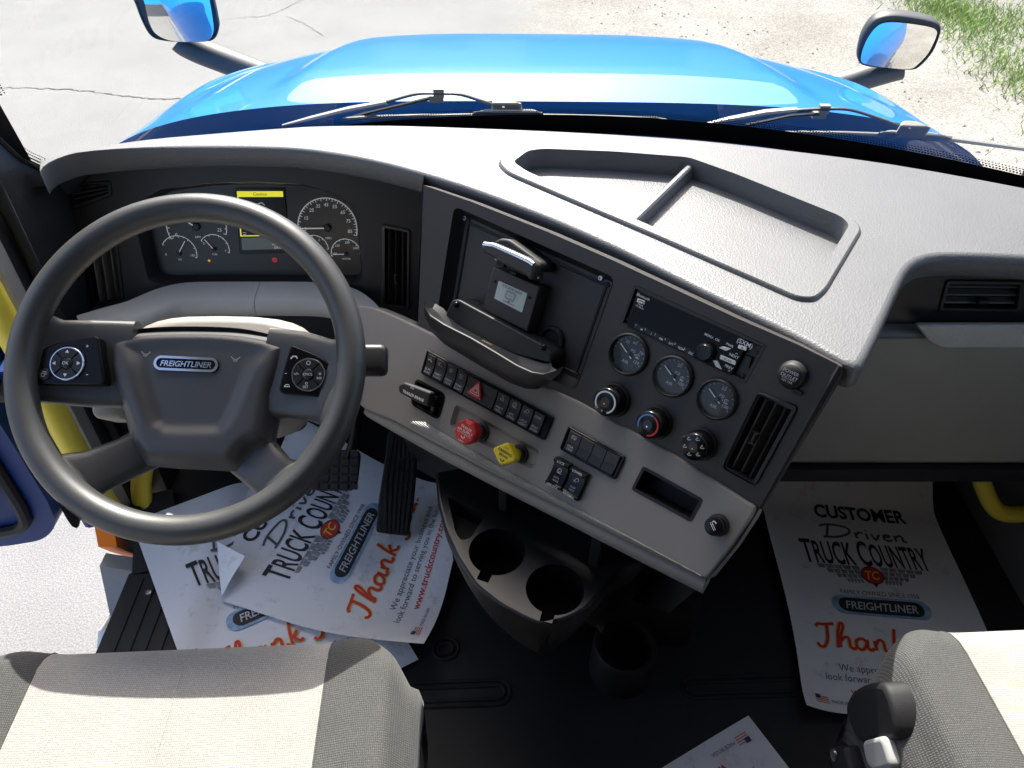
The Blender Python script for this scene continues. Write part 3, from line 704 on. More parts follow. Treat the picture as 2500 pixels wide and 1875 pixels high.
mb = MB(); q = PZ(362, 1446, 0.018); mb.lathe(zframe(0.018, (q.x, q.y)), [(0.006, 0), (0.006, .001), (0.0035, .0016), (0.003, 0.0005)], 14); obj('rivet', mb, STEEL, sill)

# cab flank below the doorway, with marker lamp and step fairing
fl = thing('cab_side_step', 'grey step fairing under the driver doorway', 'step', (-0.96, 0.9, -0.9))
frs = Frame((-0.985, 0, 0), (0, -1, 0), (-1, 0, 0))
def FX(px, py, x=-0.955): return PP(px, py, (x, 0, 0), (1, 0, 0))
mb = MB(); a = [(322, 1372), (258, 1350), (243, 1382), (268, 1500), (285, 1530), (330, 1400)]
pts = [FX(*q) for q in a]; mb.loft([[p + V((0.07, 0.0, -0.02)) for p in pts], pts]); obj('fairing', mb, FAIR, fl, 25)
mb = MB(); a = [(268, 1500), (240, 1540), (233, 1620), (232, 1700), (275, 1700), (285, 1540)]
pts = [FX(x, y, -0.975) for x, y in a]; mb.loft([[p + V((0.08, 0, 0.02)) for p in pts], pts]); obj('lower_step', mb, mat('step_alloy', (0.5, 0.5, 0.48), 0.4, metal=0.6, vary=0.1), fl, 25)
mk = thing('marker_lamp', 'amber side marker lamp glowing orange under the doorway corner', 'lamp', FX(280, 1330))
mb = MB(); a = [(229, 1277), (255, 1287), (327, 1318), (318, 1362), (270, 1347), (240, 1335)]
pts = [FX(*q, -0.972) for q in a]; mb.loft([[p + V((0.04, 0.0, 0)) for p in pts], pts]); obj('lens', mb, AMBER, mk, 20)
mb = MB()
for k in range(16):
    t = k / 15; p = FX(lerp(243, 322, t), lerp(1291, 1322, t), -.972); q = FX(lerp(250, 317, t), lerp(1330, 1352, t), -.972); mb.tube([p + V((-.001, 0, 0)), q + V((-.001, 0, 0))], 0.0022, 5)
obj('lens_flute', mb, AMBER, mk)
mb = MB(); mb.grid(4, 3, lambda a, b: (-0.905 - 0.0 * b, lerp(-0.3, 1.2, a), lerp(-0.02, -0.7, b))); obj('wall_sill_skirt', mb, BLUE, kind='structure')

# driver door swung wide open
dd = thing('driver_door', 'blue driver door swung wide open with dark inner trim', 'door', (-1.0, 1.12, -0.2))
DY = 1.06
def DX(px, py, y=DY): return PP(px, py, (0, y, 0), (0, 1, 0))
c = DX(110, 1215); zb = DX(20, 1335).z; xr = c.x
fr = Frame((0, DY, 0), (1, 0, 0), (0, -1, 0))
shell = [(xr - 1.0, zb + 0.02), (xr - 0.16, zb), (xr - 0.06, zb + 0.025), (xr - 0.012, zb + 0.075), (xr, zb + 0.15), (xr, 0.30), (xr - 0.01, 0.80), (xr - 0.30, 1.70), (xr - 1.0, 1.70)]
win = [(xr - 0.93, 0.90), (xr - 0.12, 0.90), (xr - 0.34, 1.62), (xr - 0.93, 1.62)]
sh = roundpoly(shell, [0, .03, .03, .03, .03, .05, .05, .05, .03]); hole = roundpoly(win, 0.05)
mb = MB(); mb.plate(fr, sh, [hole], 0, 0.11, 0.11); obj('inner_shell', mb, BLUE_SHADE, dd, 40)
mb = MB(); fo = Frame((0, DY + 0.115, 0), (-1, 0, 0), (0, 1, 0)); mb.plate(fo, [(-u, v) for u, v in offset(ccw(sh), 0.012)], [[(-u, v) for u, v in hole]], 0, 0.012, 0.0); obj('outer_skin', mb, BLUE, dd, 40)
mb = MB(); seal = offset(ccw(sh), -0.055); mb.tube([fr.pt(u, v, 0.008) for u, v in seal] + [fr.pt(*seal[0], 0.008)], 0.013, 8); obj('door_seal', mb, RUBBER, dd)
trim = [(u, v) for u, v in offset(ccw(sh), -0.085)]
trim = [(min(u, xr - 0.085), min(v, 0.86)) for u, v in trim]
tr2 = roundpoly([(xr - 0.92, zb + 0.12), (xr - 0.17, zb + 0.09), (xr - 0.11, zb + 0.16), (xr - 0.09, 0.45), (xr - 0.11, 0.85), (xr - 0.92, 0.85)], [.03, .06, .06, .08, .05, .03])
mb = MB(); mb.prism(fr, tr2, -0.005, 0.045, 0.018); obj('trim_panel', mb, DOORTRIM, dd, 50)
mb = MB(); mb.plate(Frame((0, DY + 0.055, 0), (1, 0, 0), (0, -1, 0)), hole); obj('window_pane', mb, GLASS, dd, 0)
for z in (0.02, 0.42):
    mb = MB(); mb.tube([(xr + 0.02, DY + 0.06, z - 0.035), (xr + 0.02, DY + 0.06, z + 0.035)], 0.018, 12); mb.box((xr + 0.03, DY + 0.085, z), (0.09, 0.03, 0.05)); obj('hinge', mb, BLUE_SHADE, dd)
mb = MB(); mb.tube([(xr - 0.03, DY + 0.03, 0.20), (xr + 0.03, DY + 0.05, 0.20), (xr + 0.07, DY + 0.06, 0.21)], 0.010, 8); obj('check_strap', mb, STEEL, dd)
# yellow handle in the passenger footwell
ph = thing('grab_bar', 'bent yellow grab handle down in the dark passenger footwell', 'grab handle', PZ(2500, 1255, 0.12))
pp = [PZ(x, y, z) for x, y, z in [(2395, 1165, 0.24), (2400, 1185, 0.23), (2418, 1225, 0.20), (2440, 1250, 0.18), (2475, 1256, 0.175), (2530, 1250, 0.17), (2600, 1240, 0.165)]]
mb = MB(); mb.tube(smooth(pp, 5), 0.017, 14); obj('bar', mb, YBAR, ph, 60)
mb = MB(); mb.tube([pp[0] + V((0, 0.0, 0)), pp[0] + V((-0.005, 0.10, 0.04))], 0.018, 12); obj('mount', mb, RUBBER, ph)
# ================================================================== DASHBOARD
DZ = 0.78
dash = thing('dashboard', 'wide grey and black truck dashboard wrapping around the driver', 'dashboard', (0, 1.2, 0.4))
TOP = zframe(DZ)
def PT(l): return [(p.x, p.y) for p in (PZ(x, y, DZ) for x, y in l)]
rear = [(97, 420), (112, 402), (150, 384), (203, 371), (325, 363), (529, 360), (692, 363), (800, 374), (942, 401), (1126, 454), (1329, 529), (1492, 600), (1600, 653), (1742, 724), (1926, 814), (2040, 876), (2080, 897), (2105, 893), (2120, 872), (2149, 812), (2198, 702), (2222, 657), (2259, 633), (2324, 625), (2500, 631), (2700, 648), (2790, 655)]
front = [(2790, 530), (2700, 500), (2500, 454), (2170, 395), (1885, 358), (1700, 338), (1500, 324), (1329, 315), (1126, 307), (950, 302), (800, 303), (712, 307), (529, 321), (366, 338), (220, 362), (97, 390)]
outl = []
for q in smooth(PT(rear), 4) + smooth(PT(front), 3):
    if not outl or (V(q) - V(outl[-1])).length > 0.015: outl.append(q)
while (V(outl[-1]) - V(outl[0])).length < 0.03: outl.pop()
outl = ccw(outl)
tray_o = roundpoly(PT([(1212, 402), (1232, 378), (1300, 364), (1500, 372), (1690, 386), (1805, 425), (2068, 528), (2108, 562), (2018, 715), (1990, 738), (1945, 736), (1600, 584), (1236, 428)]), 0.02)
tray_i = roundpoly(PT([(1252, 402), (1290, 374), (1330, 370), (1500, 377), (1680, 391), (1795, 432), (2050, 535), (2072, 556), (1985, 700), (1962, 712), (1935, 712), (1590, 560), (1285, 425)]), 0.012)
def offx(d):
    r = []
    for (u, v), (a, b) in zip(outl, offset(outl, d)):
        k = 0.12 + 0.88 * sstep(-0.86, -0.62, u); r.append((u + (a - u) * k, v + (b - v) * k))
    return r
mb = MB(); mb.plate(TOP, offx(-0.012), [tray_o], 0)
rings = []
for k in range(6):
    a = k / 5 * pi / 2; rings.append([TOP.pt(u, v, -0.012 + 0.012 * cos(a)) for u, v in offx(-0.012 * (1 - sin(a)))])
rings += [[TOP.pt(u, v, -0.034) for u, v in outl], [TOP.pt(u, v, -0.042) for u, v in offx(-0.008)], [TOP.pt(u, v, -0.044) for u, v in offx(-0.012)]]
mb.loft(rings[::-1], cap0=False, cap1=False); obj('top_pad', mb, PAD, dash, 50)
# open tray moulded in the top
tr = []
for d, w in ((0.0, -0.001), (-0.002, 0.004), (-0.005, 0.006)): tr.append([TOP.pt(u, v, w) for u, v in offset(ccw(tray_o), d)])
mb = MB(); mb.loft(tr, cap0=False, cap1=False)
mb.plate(TOP, offset(ccw(tray_o), -0.005), [tray_i], 0.006)
ti = ccw(tray_i); mb.loft([[TOP.pt(u, v, -0.030) for u, v in offset(ti, -0.004)], [TOP.pt(u, v, 0.002) for u, v in offset(ti, -0.0012)], [TOP.pt(u, v, 0.006) for u, v in ti]][::-1], cap0=False, cap1=False)
tray = obj('storage_tray', mb, PAD, dash, 50)
mb = MB(); mb.plate(TOP, offset(ti, -0.0035), (), -0.030); obj('tray_floor', mb, PAD, tray)
d0, d1 = PT([(1686, 396)])[0], PT([(1548, 528)])[0]
dd0 = V((*d0, DZ - 0.03)); dd1 = V((*d1, DZ - 0.03))
mb = MB(); mb.sweep([dd0, dd0.lerp(dd1, .5), dd1], [(-.008, 0), (.008, 0), (.006, .022), (.003, .025), (-.003, .025), (-.006, .022)]); obj('tray_divider', mb, PAD, tray)
# dark defroster trough between pad and glass
mb = MB(); fpts = [V((*q, DZ - 0.03)) for q in smooth(PT(front), 3)]
mb.grid(len(fpts) - 1, 2, lambda a, b: fpts[min(len(fpts) - 1, int(round(a * (len(fpts) - 1))))].lerp(V((fpts[min(len(fpts) - 1, int(round(a * (len(fpts) - 1))))].x * (1.02 + .12 * sstep(.55, 1.0, fpts[min(len(fpts) - 1, int(round(a * (len(fpts) - 1))))].x)), max(fpts[min(len(fpts) - 1, int(round(a * (len(fpts) - 1))))].y + 0.03, ws_base(max(-1, min(1, fpts[min(len(fpts) - 1, int(round(a * (len(fpts) - 1))))].x))).y + 0.01), 0.68)), b))
obj('defroster_trough', mb, MATTEB, dash)

# ------------------------------------------------------------------ faces of the dashboard
pa, pb = PZ(1030, 460, DZ), PZ(2060, 915, DZ); ef = (pb - pa).normalized()
nh = V((ef.y, -ef.x, 0)); nh = nh if nh.y < 0 else -nh
nF = nh * cos(radians(28)) + V((0, 0, 1)) * sin(radians(28))
FACE = Frame(pb - nF * 0.012, ef, nF)
CL = Frame(PZ(530, 362, DZ) + V((0, 0.02, -0.035)), (1, 0, 0), (0, -cos(radians(20)), sin(radians(20))))
k0 = PP(1022, 794, FACE.O, nF); k1 = PP(1850, 1240, FACE.O, nF); ec = (k1 - k0).normalized()
m0 = ec.cross(V((0, 0, 1))).normalized(); m0 = m0 if m0.y < 0 else -m0
upv = m0.cross(ec); upv = upv if upv.z > 0 else -upv
nL = m0 * cos(radians(39)) + upv * sin(radians(39))
LOW = Frame(k1 + nL * 0.006, ec, nL)
PS = Frame((0, 1.030, 0.74), (1, 0, 0), (0, -cos(radians(10)), sin(radians(10))))

def vent(fr, c4, nsl, vertical, parent, w=0.0, rim=0.006, knob=None, name='air_vent', depth=0.03, bright=None):
    """louvred vent: rim, dark box behind, single slats"""
    uv = fr.uvs(c4, w); q = quad(uv); outer = roundpoly(uv, 0.008); inner = offset(ccw(outer), -rim)
    mb = MB(); mb.plate(fr, offset(ccw(outer), -0.0015), [inner], w + 0.004, 0, 0.02)
    mb.loft([[fr.pt(u, v, w - 0.004) for u, v in ccw(outer)], [fr.pt(u, v, w + 0.002) for u, v in ccw(outer)], [fr.pt(u, v, w + 0.004) for u, v in offset(ccw(outer), -0.0015)]], cap0=False, cap1=False)
    vt = obj(name, mb, bright or BLACK, parent, 40)
    mb = MB(); mb.loft([[fr.pt(u, v, w - depth) for u, v in inner], [fr.pt(u, v, w - 0.002) for u, v in inner]][::-1], cap0=False, cap1=True); obj('duct', mb, VOID, vt)
    for k in range(nsl):
        s = (k + 1) / (nsl + 1)
        if vertical: a, b = q(s, 0.05), q(s, 0.95)
        else: a, b = q(0.05, s), q(0.95, s)
        A, B = fr.pt(*a, w - 0.006), fr.pt(*b, w - 0.006); mb = MB()
        d = (B - A).normalized(); side = d.cross(fr.n)
        pr = [(-0.0012, -0.014), (0.0012, -0.014), (0.0012, 0.002), (0, 0.0035), (-0.0012, 0.002)]
        mb.loft([[P + side * x + fr.n * y + side * y * 0.45 for x, y in pr] for P in (A, B)]); obj('slat', mb, SLAT, vt, 0)
    if knob is not None:
        s, t = knob; u, v = q(s, t); mb = MB()
        wq = (0.0028, 0.009) if vertical else (0.010, 0.004)
        mb.prism(fr.sub(u, v, w - 0.004), rrect(wq[0] * 2, wq[1] * 2, 0.003), 0, 0.012, 0.003); obj('vent_tab', mb, MATTEB, vt)
    return vt

# ---- cluster panel
clw = [(333, 560), (340, 492), (395, 462), (500, 448), (620, 444), (740, 450), (810, 470), (856, 498), (872, 530), (886, 676), (872, 694), (392, 694), (362, 684)]
cl_hole = roundpoly(CL.uvs(clw), 0.008)
va = [(168, 449), (272, 440), (276, 478), (176, 514)]; vb = [(196, 585), (286, 572), (306, 735), (225, 748)]; vc = [(932, 546), (1002, 560), (1000, 756), (932, 748)]
def hole_of(fr, c4, w=0.0): return offset(ccw(roundpoly(fr.uvs(c4, w), 0.008)), -0.004)
cl_out = CL.uvs([(118, 408), (160, 390), (330, 375), (530, 372), (700, 376), (900, 402), (1045, 450), (1045, 640), (1040, 815), (930, 800), (850, 740), (430, 735), (330, 790), (195, 815), (160, 640)])
mb = MB(); mb.plate(CL, cl_out, [cl_hole, hole_of(CL, va), hole_of(CL, vb), hole_of(CL, vc)], 0, 0.04, 0.0); obj('cluster_panel', mb, BLACK, dash)
mb = MB(); mb.loft([[CL.pt(u, v, -0.045) for u, v in offset(ccw(cl_hole), -0.010)], [CL.pt(u, v, -0.006) for u, v in offset(ccw(cl_hole), -0.003)], [CL.pt(u, v, 0.0005) for u, v in ccw(cl_hole)]][::-1], cap0=False, cap1=False)
obj('cluster_hood', mb, BLACK, dash, 50)
vent(CL, va, 4, False, dash); vent(CL, vb, 3, True, dash, knob=None); vent(CL, vc, 3, True, dash, knob=(0.5, 0.62), bright=mat('vent_rim', (0.05, 0.045, 0.035), 0.3))
# left end cap
mb = MB(); q = [CL.pt(*p, 0.001) for p in CL.uvs([(118, 412), (172, 640), (200, 815)])]
mb.grid(2, 2, lambda a, b: (q[0].lerp(q[1], a * 2) if a <= .5 else q[1].lerp(q[2], a * 2 - 1)) + V((-0.02 * b, 0.035 * b, -0.015 * b))); obj('end_cap', mb, CENTRE, dash)
# instrument face
IW = -0.040
cluster = None
mb = MB(); mb.flat(CL, offset(ccw(cl_hole), -0.006), IW); cluster = obj('instrument_cluster', mb, DIAL, dash)
gz = IW + 0.0012
def arc(mb, fr, u, v, r, a0, a1, width, w, n=28): mb.ribbon(fr, [(u + r * cos(radians(lerp(a0, a1, k / n))), v + r * sin(radians(lerp(a0, a1, k / n)))) for k in range(n + 1)], width, w)
def dialgauge(cx, cy, rpx, a0, a1, nums, needle_deg, cap, small, ticks):
    u, v = CL.uv(cx, cy, IW); u2, _ = CL.uv(cx + rpx, cy, IW); r = u2 - u
    mb = MB(); arc(mb, CL, u, v, r, a0, a1, 0.0016 if not small else 0.0013, gz)
    for k in range(ticks + 1):
        a = radians(lerp(a0, a1, k / ticks)); l = 0.10 if k % 2 == 0 else 0.06
        mb.ribbon(CL, [(u + r * cos(a), v + r * sin(a)), (u + r * (1 - l) * cos(a), v + r * (1 - l) * sin(a))], 0.0012, gz)
    for s, a in nums:
        t = radians(a); mb.text(CL, s, u + r * 0.76 * cos(t), v + r * 0.78 * sin(t), 0.0095 if not small else 0.0065, gz, shear=0.15)
    mb.text(CL, cap, u, v - r * 0.35, 0.006 if not small else 0.005, gz)
    g = obj('gauge_scale', mb, LWHITE, cluster, 0)
    t = radians(needle_deg); mb = MB(); ln = r * 0.86
    mb.ribbon(CL, [(u - 0.1 * r * cos(t), v - 0.1 * r * sin(t)), (u + ln * cos(t), v + ln * sin(t))], 0.0024 if not small else 0.0016, gz + 0.004); obj('needle', mb, LWHITE, cluster, 0)
    mb = MB(); mb.lathe(CL.sub(u, v, gz), [(r * 0.13, 0), (r * 0.13, 0.003), (r * 0.10, 0.0045)], 18); obj('needle_hub', mb, GLOSSB, cluster)
dialgauge(480, 553, 73, 205, -15, [('0', 200), ('5', 160), ('10', 115), ('15', 70), ('20', 30), ('25', -8)], 147, 'RPM', False, 20)
dialgauge(800, 556, 72, 190, -15, [('5', 183), ('15', 155), ('25', 130), ('35', 110), ('45', 89), ('55', 67), ('65', 43), ('75', 18), ('85', -8)], 181, 'MPH', False, 36)
dialgauge(438, 618, 43, 150, -15, [('0', 185), ('150', -8)], 57, 'OIL', True, 10)
dialgauge(524, 608, 36, 145, -15, [('E', 150), ('F', -8)], 128, 'FUEL', True, 8)
dialgauge(845, 619, 36, 190, 0, [('100', 180), ('150', 135), ('200', 80), ('250', 30)], 182, 'WATER', True, 10)
dialgauge(768, 608, 34, 190, 0, [('0', 180), ('2', 60)], 175, 'DEF', True, 8)
# screen between the dials
sc4 = [(574, 458), (696, 458), (708, 616), (586, 619)]; q = quad(CL.uvs(sc4, IW)); so = roundpoly(CL.uvs(sc4, IW), 0.005)
mb = MB(); mb.prism(CL, so, IW, IW + 0.003, 0.001); lcd = obj('display', mb, GLOSSB, cluster)
sw = IW + 0.0036
mb = MB(); mb.flat(CL, [q(.04, .05), q(.96, .05), q(.96, .135), q(.04, .135)], sw); mb.flat(CL, [q(.04, .135), q(.065, .135), q(.07, .73), q(.045, .73)], sw); mb.flat(CL, [q(.045, .715), q(.95, .715), q(.95, .73), q(.045, .73)], sw); obj('lit_yellow_frame', mb, LYEL, lcd, 0)
mb = MB(); mb.flat(CL, [q(.06, .75), q(.93, .75), q(.93, .94), q(.06, .94)], sw); obj('lit_strip', mb, LGREY, lcd, 0)
mb = MB(); mb.text(CL, 'Caution', *q(.5, .09), 0.0085, sw + .0005); obj('lettering', mb, PBLACK, lcd, 0)
mb = MB(); mb.text(CL, 'economy', *q(.78, .86), 0.0065, sw + .0005); mb.text(CL, '09:41', *q(.78, .915), 0.0075, sw + .0005); mb.text(CL, '1', *q(.74, .79), 0.007, sw + .0005); obj('lettering', mb, LWHITE, lcd, 0)
mb = MB(); mb.ribbon(CL, [q(.10, .67), q(.16, .67), q(.16, .70), q(.10, .70)], 0.001, sw + .0005); obj('return_symbol', mb, LWHITE, lcd, 0); mb = MB(); mb.ribbon(CL, [q(.44, .24), q(.52, .22), q(.58, .26)], 0.0016, sw + .0005); obj('truck_symbol', mb, LWHITE, lcd, 0)
mb = MB(); u, v = CL.uv(671, 634, IW); mb.lathe(CL.sub(u, v, gz), [(0.0052, 0), (0.0052, 0.0002)], 16); obj('red_warning_light', mb, LRED, cluster)
mb = MB(); mb.text(CL, '(!)', u, v, 0.006, gz + .0006); obj('lettering', mb, PBLACK, cluster, 0)
mb = MB(); u, v = CL.uv(511, 636, IW); mb.lathe(CL.sub(u, v, gz), [(0.0032, 0), (0.0032, 0.0002)], 4); obj('amber_warning_light', mb, LAMB, cluster)

# ---- light grey ledge below the cluster, in two lengths with a seam
lz = 0.515
lp = smooth([PZ(x, y, lz) for x, y in [(200, 806), (260, 788), (330, 768), (400, 738), (455, 726), (540, 724), (628, 724), (700, 724), (780, 726), (835, 736), (872, 760), (905, 800), (935, 850)]], 6)
prof = [(-.034, -.030), (-.012, -.036), (.010, -.036), (.026, -.028), (.032, -.012), (.028, .002), (.016, .008), (-.034, .012)]
half = min(range(len(lp)), key=lambda i: (V(lp[i]) - PZ(628, 724, lz)).length)
for seg in (lp[:half + 1], lp[half + 0:]):
    seg = [V(p) for p in seg]
    if seg[0] == V(lp[half]): seg[0] = seg[0].lerp(seg[1], 0.10)
    mb = MB(); mb.sweep(seg, prof); obj('knee_ledge', mb, LEDGE, dash, 50)
# under-dash void: dark closing panel
mb = MB(); mb.grid(10, 3, lambda a, b: (lerp(-0.86, -0.26, a), lerp(1.315, 1.40, b), lerp(0.50, 0.20, b))); obj('under_panel', mb, MATTEB, dash)

# ---- centre face
scr = [(1109, 503), (1502, 678), (1406, 954), (1062, 800)]
scr_h = roundpoly(FACE.uvs(scr), 0.014)
rad = [(1548, 694), (1872, 842), (1820, 938), (1513, 791)]
rad_h = roundpoly(FACE.uvs(rad), 0.004)
vr = [(1852, 954), (1952, 992), (1846, 1188), (1762, 1142)]
f_out = FACE.uvs([(1034, 452), (1150, 492), (1340, 567), (1500, 637), (1650, 707), (1800, 777), (1950, 842), (2052, 893), (2052, 915), (1856, 1240), (1638, 1108), (1410, 983), (1154, 868), (1020, 800)])
gc = [(1533, 865), (1641, 919), (1749, 975)]
mb = MB(); mb.plate(FACE, f_out, [scr_h, rad_h, hole_of(FACE, vr)], 0, 0.03, 0.0); obj('centre_panel', mb, CENTRE, dash)
mb = MB(); ch = ccw(scr_h); mb.loft([[FACE.pt(u, v, -0.022) for u, v in offset(ch, -0.012)], [FACE.pt(u, v, -0.012) for u, v in offset(ch, -0.004)], [FACE.pt(u, v, 0.0005) for u, v in ch]][::-1], cap0=False, cap1=False); obj('screen_recess', mb, BLACK, dash, 50)
mb = MB(); mb.plate(FACE, offset(ch, -0.010), (), -0.022); bp_ = obj('recess_back_plate', mb, CENTRE, dash)
mb = MB(); ins = offset(ch, -0.020); mb.tube([FACE.pt(u, v, -0.0215) for u, v in ins] + [FACE.pt(*ins[0], -0.0215)], 0.0022, 6); obj('plate_bead', mb, BLACK, bp_)
for x, y in ((1135, 533), (1467, 679), (1373, 927), (1092, 786)):
    u, v = FACE.uv(x, y, -0.02); mb = MB(); mb.lathe(FACE.sub(u, v, -0.022), [(0.0042, 0), (0.0042, 0.003), (0.0035, 0.0042), (0.0022, 0.0042), (0.002, 0.002)], 14); obj('screw', mb, STEEL, bp_)
vent(FACE, vr, 3, True, dash, knob=(0.42, 0.5))
# right edge strip and side wall of the centre stack
e = [FACE.pt(*p, 0.0) for p in FACE.uvs([(2052, 893), (1856, 1240)])]; lo = LOW.pt(*LOW.uv(1724, 1420))
mb = MB(); mb.tube([e[0] + nF * 0.001, e[1] + nF * 0.001], 0.0035, 6); obj('edge_bead', mb, BLACK, dash)
back = V((0.05, 0.34, 0.0)); mb = MB()
e0_ = e[0].lerp(e[1], .24)
cols = [e0_, e[0].lerp(e[1], .5), e[1], LOW.pt(*LOW.uv(1800, 1330)), lo, lo + V((-0.02, 0.05, -0.16)), lo + V((-0.06, 0.25, -0.42))]
mb.grid(len(cols) - 1, 6, lambda a, b: cols[min(len(cols) - 1, int(round(a * (len(cols) - 1))))] + V((0.012 * sin(min(1, b * 3) * pi / 2), 0, 0)) + back * b); obj('stack_side', mb, CENTRE, dash, 60)
l = [FACE.pt(*p) for p in FACE.uvs([(1034, 452), (1020, 800)])]; mb = MB(); mb.grid(2, 2, lambda a, b: l[0].lerp(l[1], a) + V((-0.002, 0.2 * b, 0))); obj('stack_inner_side', mb, BLACK, dash)

# ---- lower panel (taupe)
low_px = [(868, 742), (910, 748), (955, 766), (1022, 797), (1154, 863), (1410, 977), (1638, 1103), (1848, 1238), (1838, 1262), (1790, 1335), (1724, 1418), (1560, 1338), (1380, 1246), (1200, 1156), (1060, 1083), (960, 1028), (890, 1000), (852, 965), (842, 870), (846, 775)]
lo_uv = LOW.uvs(low_px)
pk = [(1570, 1137), (1718, 1219), (1688, 1275), (1541, 1195)]
tbk = [(1015, 922), (1090, 962), (1072, 1027), (1002, 987)]
brc = [(1112, 985), (1320, 1101), (1304, 1150), (1096, 1040)]
h_pk = roundpoly(LOW.uvs(pk), 0.005); h_tb = roundpoly(LOW.uvs(tbk), 0.012); h_br = roundpoly(LOW.uvs(brc), 0.010)
lo_r = roundpoly(lo_uv, 0.006, 3)
mb = MB(); mb.plate(LOW, offset(ccw(lo_r), -0.005), [h_pk, h_tb, h_br], 0)
rg = []
for k in range(5):
    a = k / 4 * pi / 2; rg.append([LOW.pt(u, v, -0.005 + 0.005 * cos(a)) for u, v in offset(ccw(lo_r), -0.005 * (1 - sin(a)))])
rg.append([LOW.pt(u, v, -0.035) for u, v in offset(ccw(lo_r), 0.002)]); mb.loft(rg[::-1], cap0=False, cap1=False)
lower = obj('lower_panel', mb, TAUPE, dash, 50)
hb = ccw(h_br); mb = MB(); mb.loft([[LOW.pt(u, v, -0.008) for u, v in offset(hb, -0.006)], [LOW.pt(u, v, 0.0) for u, v in hb]][::-1], cap0=False, cap1=True); obj('knob_dish', mb, TAUPE, dash, 20)
for nm, h, d in (('coin_pocket', h_pk, 0.045), ('lever_pocket', h_tb, 0.04)):
    h = ccw(h); mb = MB(); mb.loft([[LOW.pt(u, v, -d) for u, v in offset(h, -0.004)], [LOW.pt(u, v, 0.001) for u, v in offset(h, -0.0045)]][::-1], cap0=False, cap1=True)
    mb.plate(LOW, h, [offset(h, -0.0045)], 0.001); mb.loft([[LOW.pt(u, v, 0) for u, v in h], [LOW.pt(u, v, 0.001) for u, v in h]], cap0=False, cap1=False); o = obj(nm, mb, GLOSSB if nm == 'lever_pocket' else MATTEB, dash, 40)
# striped lip along the lower edge
sp = [(1008, 1028), (1040, 1030), (1120, 1080), (1240, 1150), (1400, 1237), (1560, 1322), (1712, 1404)]
sq_ = [(1000, 1042), (1055, 1072), (1120, 1110), (1240, 1172), (1400, 1252), (1560, 1334), (1716, 1412)]
mb = MB(); A = LOW.uvs(sp, 0.001); B = LOW.uvs(sq_, 0.001)
mb.loft([[LOW.pt(*a, 0.0012), LOW.pt(*[(x * .8 + y * .2) for x, y in zip(a, b)], 0.003), LOW.pt(*[(x * .3 + y * .7) for x, y in zip(a, b)], 0.002), LOW.pt(*b, -0.006)] for a, b in zip(A, B)], closed=False); obj('striped_lip', mb, STRIPE, dash, 60)
mb = MB(); bl = [LOW.pt(u, v, -0.014) for u, v in LOW.uvs([(890, 990), (960, 1030), (1060, 1085), (1200, 1158), (1380, 1248), (1560, 1340), (1720, 1420)])]
mb.sweep(bl, [(-.012, -.016), (.010, -.020), (.016, -.006), (.008, .006), (-.012, .006)]); obj('lower_lip', mb, TAUPE, dash, 60)
mb = MB(); mb.grid(12, 4, lambda a, b: V(bl[0]).lerp(bl[-1], a) + V((0.02, 0.05, -0.02)) + V((0.03 * b, 0.10 * b, -0.32 * b))); obj('console_back', mb, BLACK, dash)

# ---- passenger side
def psx(x, y, w=0.0): return PS.uv(x, y, w)
pv = [(2308, 682), (2500, 684), (2488, 760), (2288, 758)]
vtop = psx(2300, 640)[1]; vmid = psx(2300, 786)[1]; vbot = psx(2300, 1122)[1]
mb = MB(); mb.plate(PS, [(0.30, vmid - 0.02), (1.0, vmid - 0.02), (1.0, -0.002), (0.30, -0.002)], [hole_of(PS, pv)], -0.004); obj('vent_panel', mb, BLACK, dash)
vent(PS, pv, 3, False, dash, w=-0.004, knob=(0.52, 0.66))
gl = roundpoly([(0.26, vmid - 0.006), (0.26, vbot), (1.0, vbot), (1.0, vmid - 0.006)], [0.01, 0.02, 0.02, 0.01])
mb = MB(); rings = []
for w, d, in ((-0.03, 0.0), (0.000, 0.0), (0.010, -0.002), (0.018, -0.007), (0.022, -0.014)): rings.append([PS.pt(u, v, w) for u, v in offset(ccw(gl), d)])
mb.loft(rings, cap0=False, cap1=False); mb.cap([p for p in rings[-1]]); glove = obj('glovebox', mb, GLOVE, dash, 60)
acc = roundpoly([psx(x, y, 0.022) for x, y in [(2232, 790), (2560, 790), (2560, 846), (2300, 847), (2272, 836), (2246, 806)]], 0.008)
mb = MB(); mb.prism(PS, acc, 0.018, 0.0265, 0.003); obj('accent_strip', mb, CARBON, glove, 50)
mb = MB(); mb.sweep([PS.pt(u, vbot - 0.004, 0.004) for u in (0.26, 0.6, 1.0)], [(-.03, -.03), (.02, -.03), (.022, .004), (-.03, .004)]); obj('lower_trim', mb, BLACK, dash)
mb = MB(); mb.grid(4, 3, lambda a, b: (lerp(0.2, 1.0, a), lerp(1.10, 1.45, b), lerp(PS.pt(0, vbot, 0).z - 0.03, 0.12, b))); obj('footwell_panel', mb, MATTEB, dash)
# ================================================================== CONTROLS ON THE DASHBOARD
def Z3(x, y): return (1400 + x * .22604, 650 + y * .22604)
def pxsize(fr, cx, cy, rpx, w=0.0):
    a = fr.uv(cx - rpx, cy, w); b = fr.uv(cx + rpx, cy, w); c = fr.uv(cx, cy - rpx, w); d = fr.uv(cx, cy + rpx, w)
    return (V(a) - V(b)).length / 4 + (V(c) - V(d)).length / 4
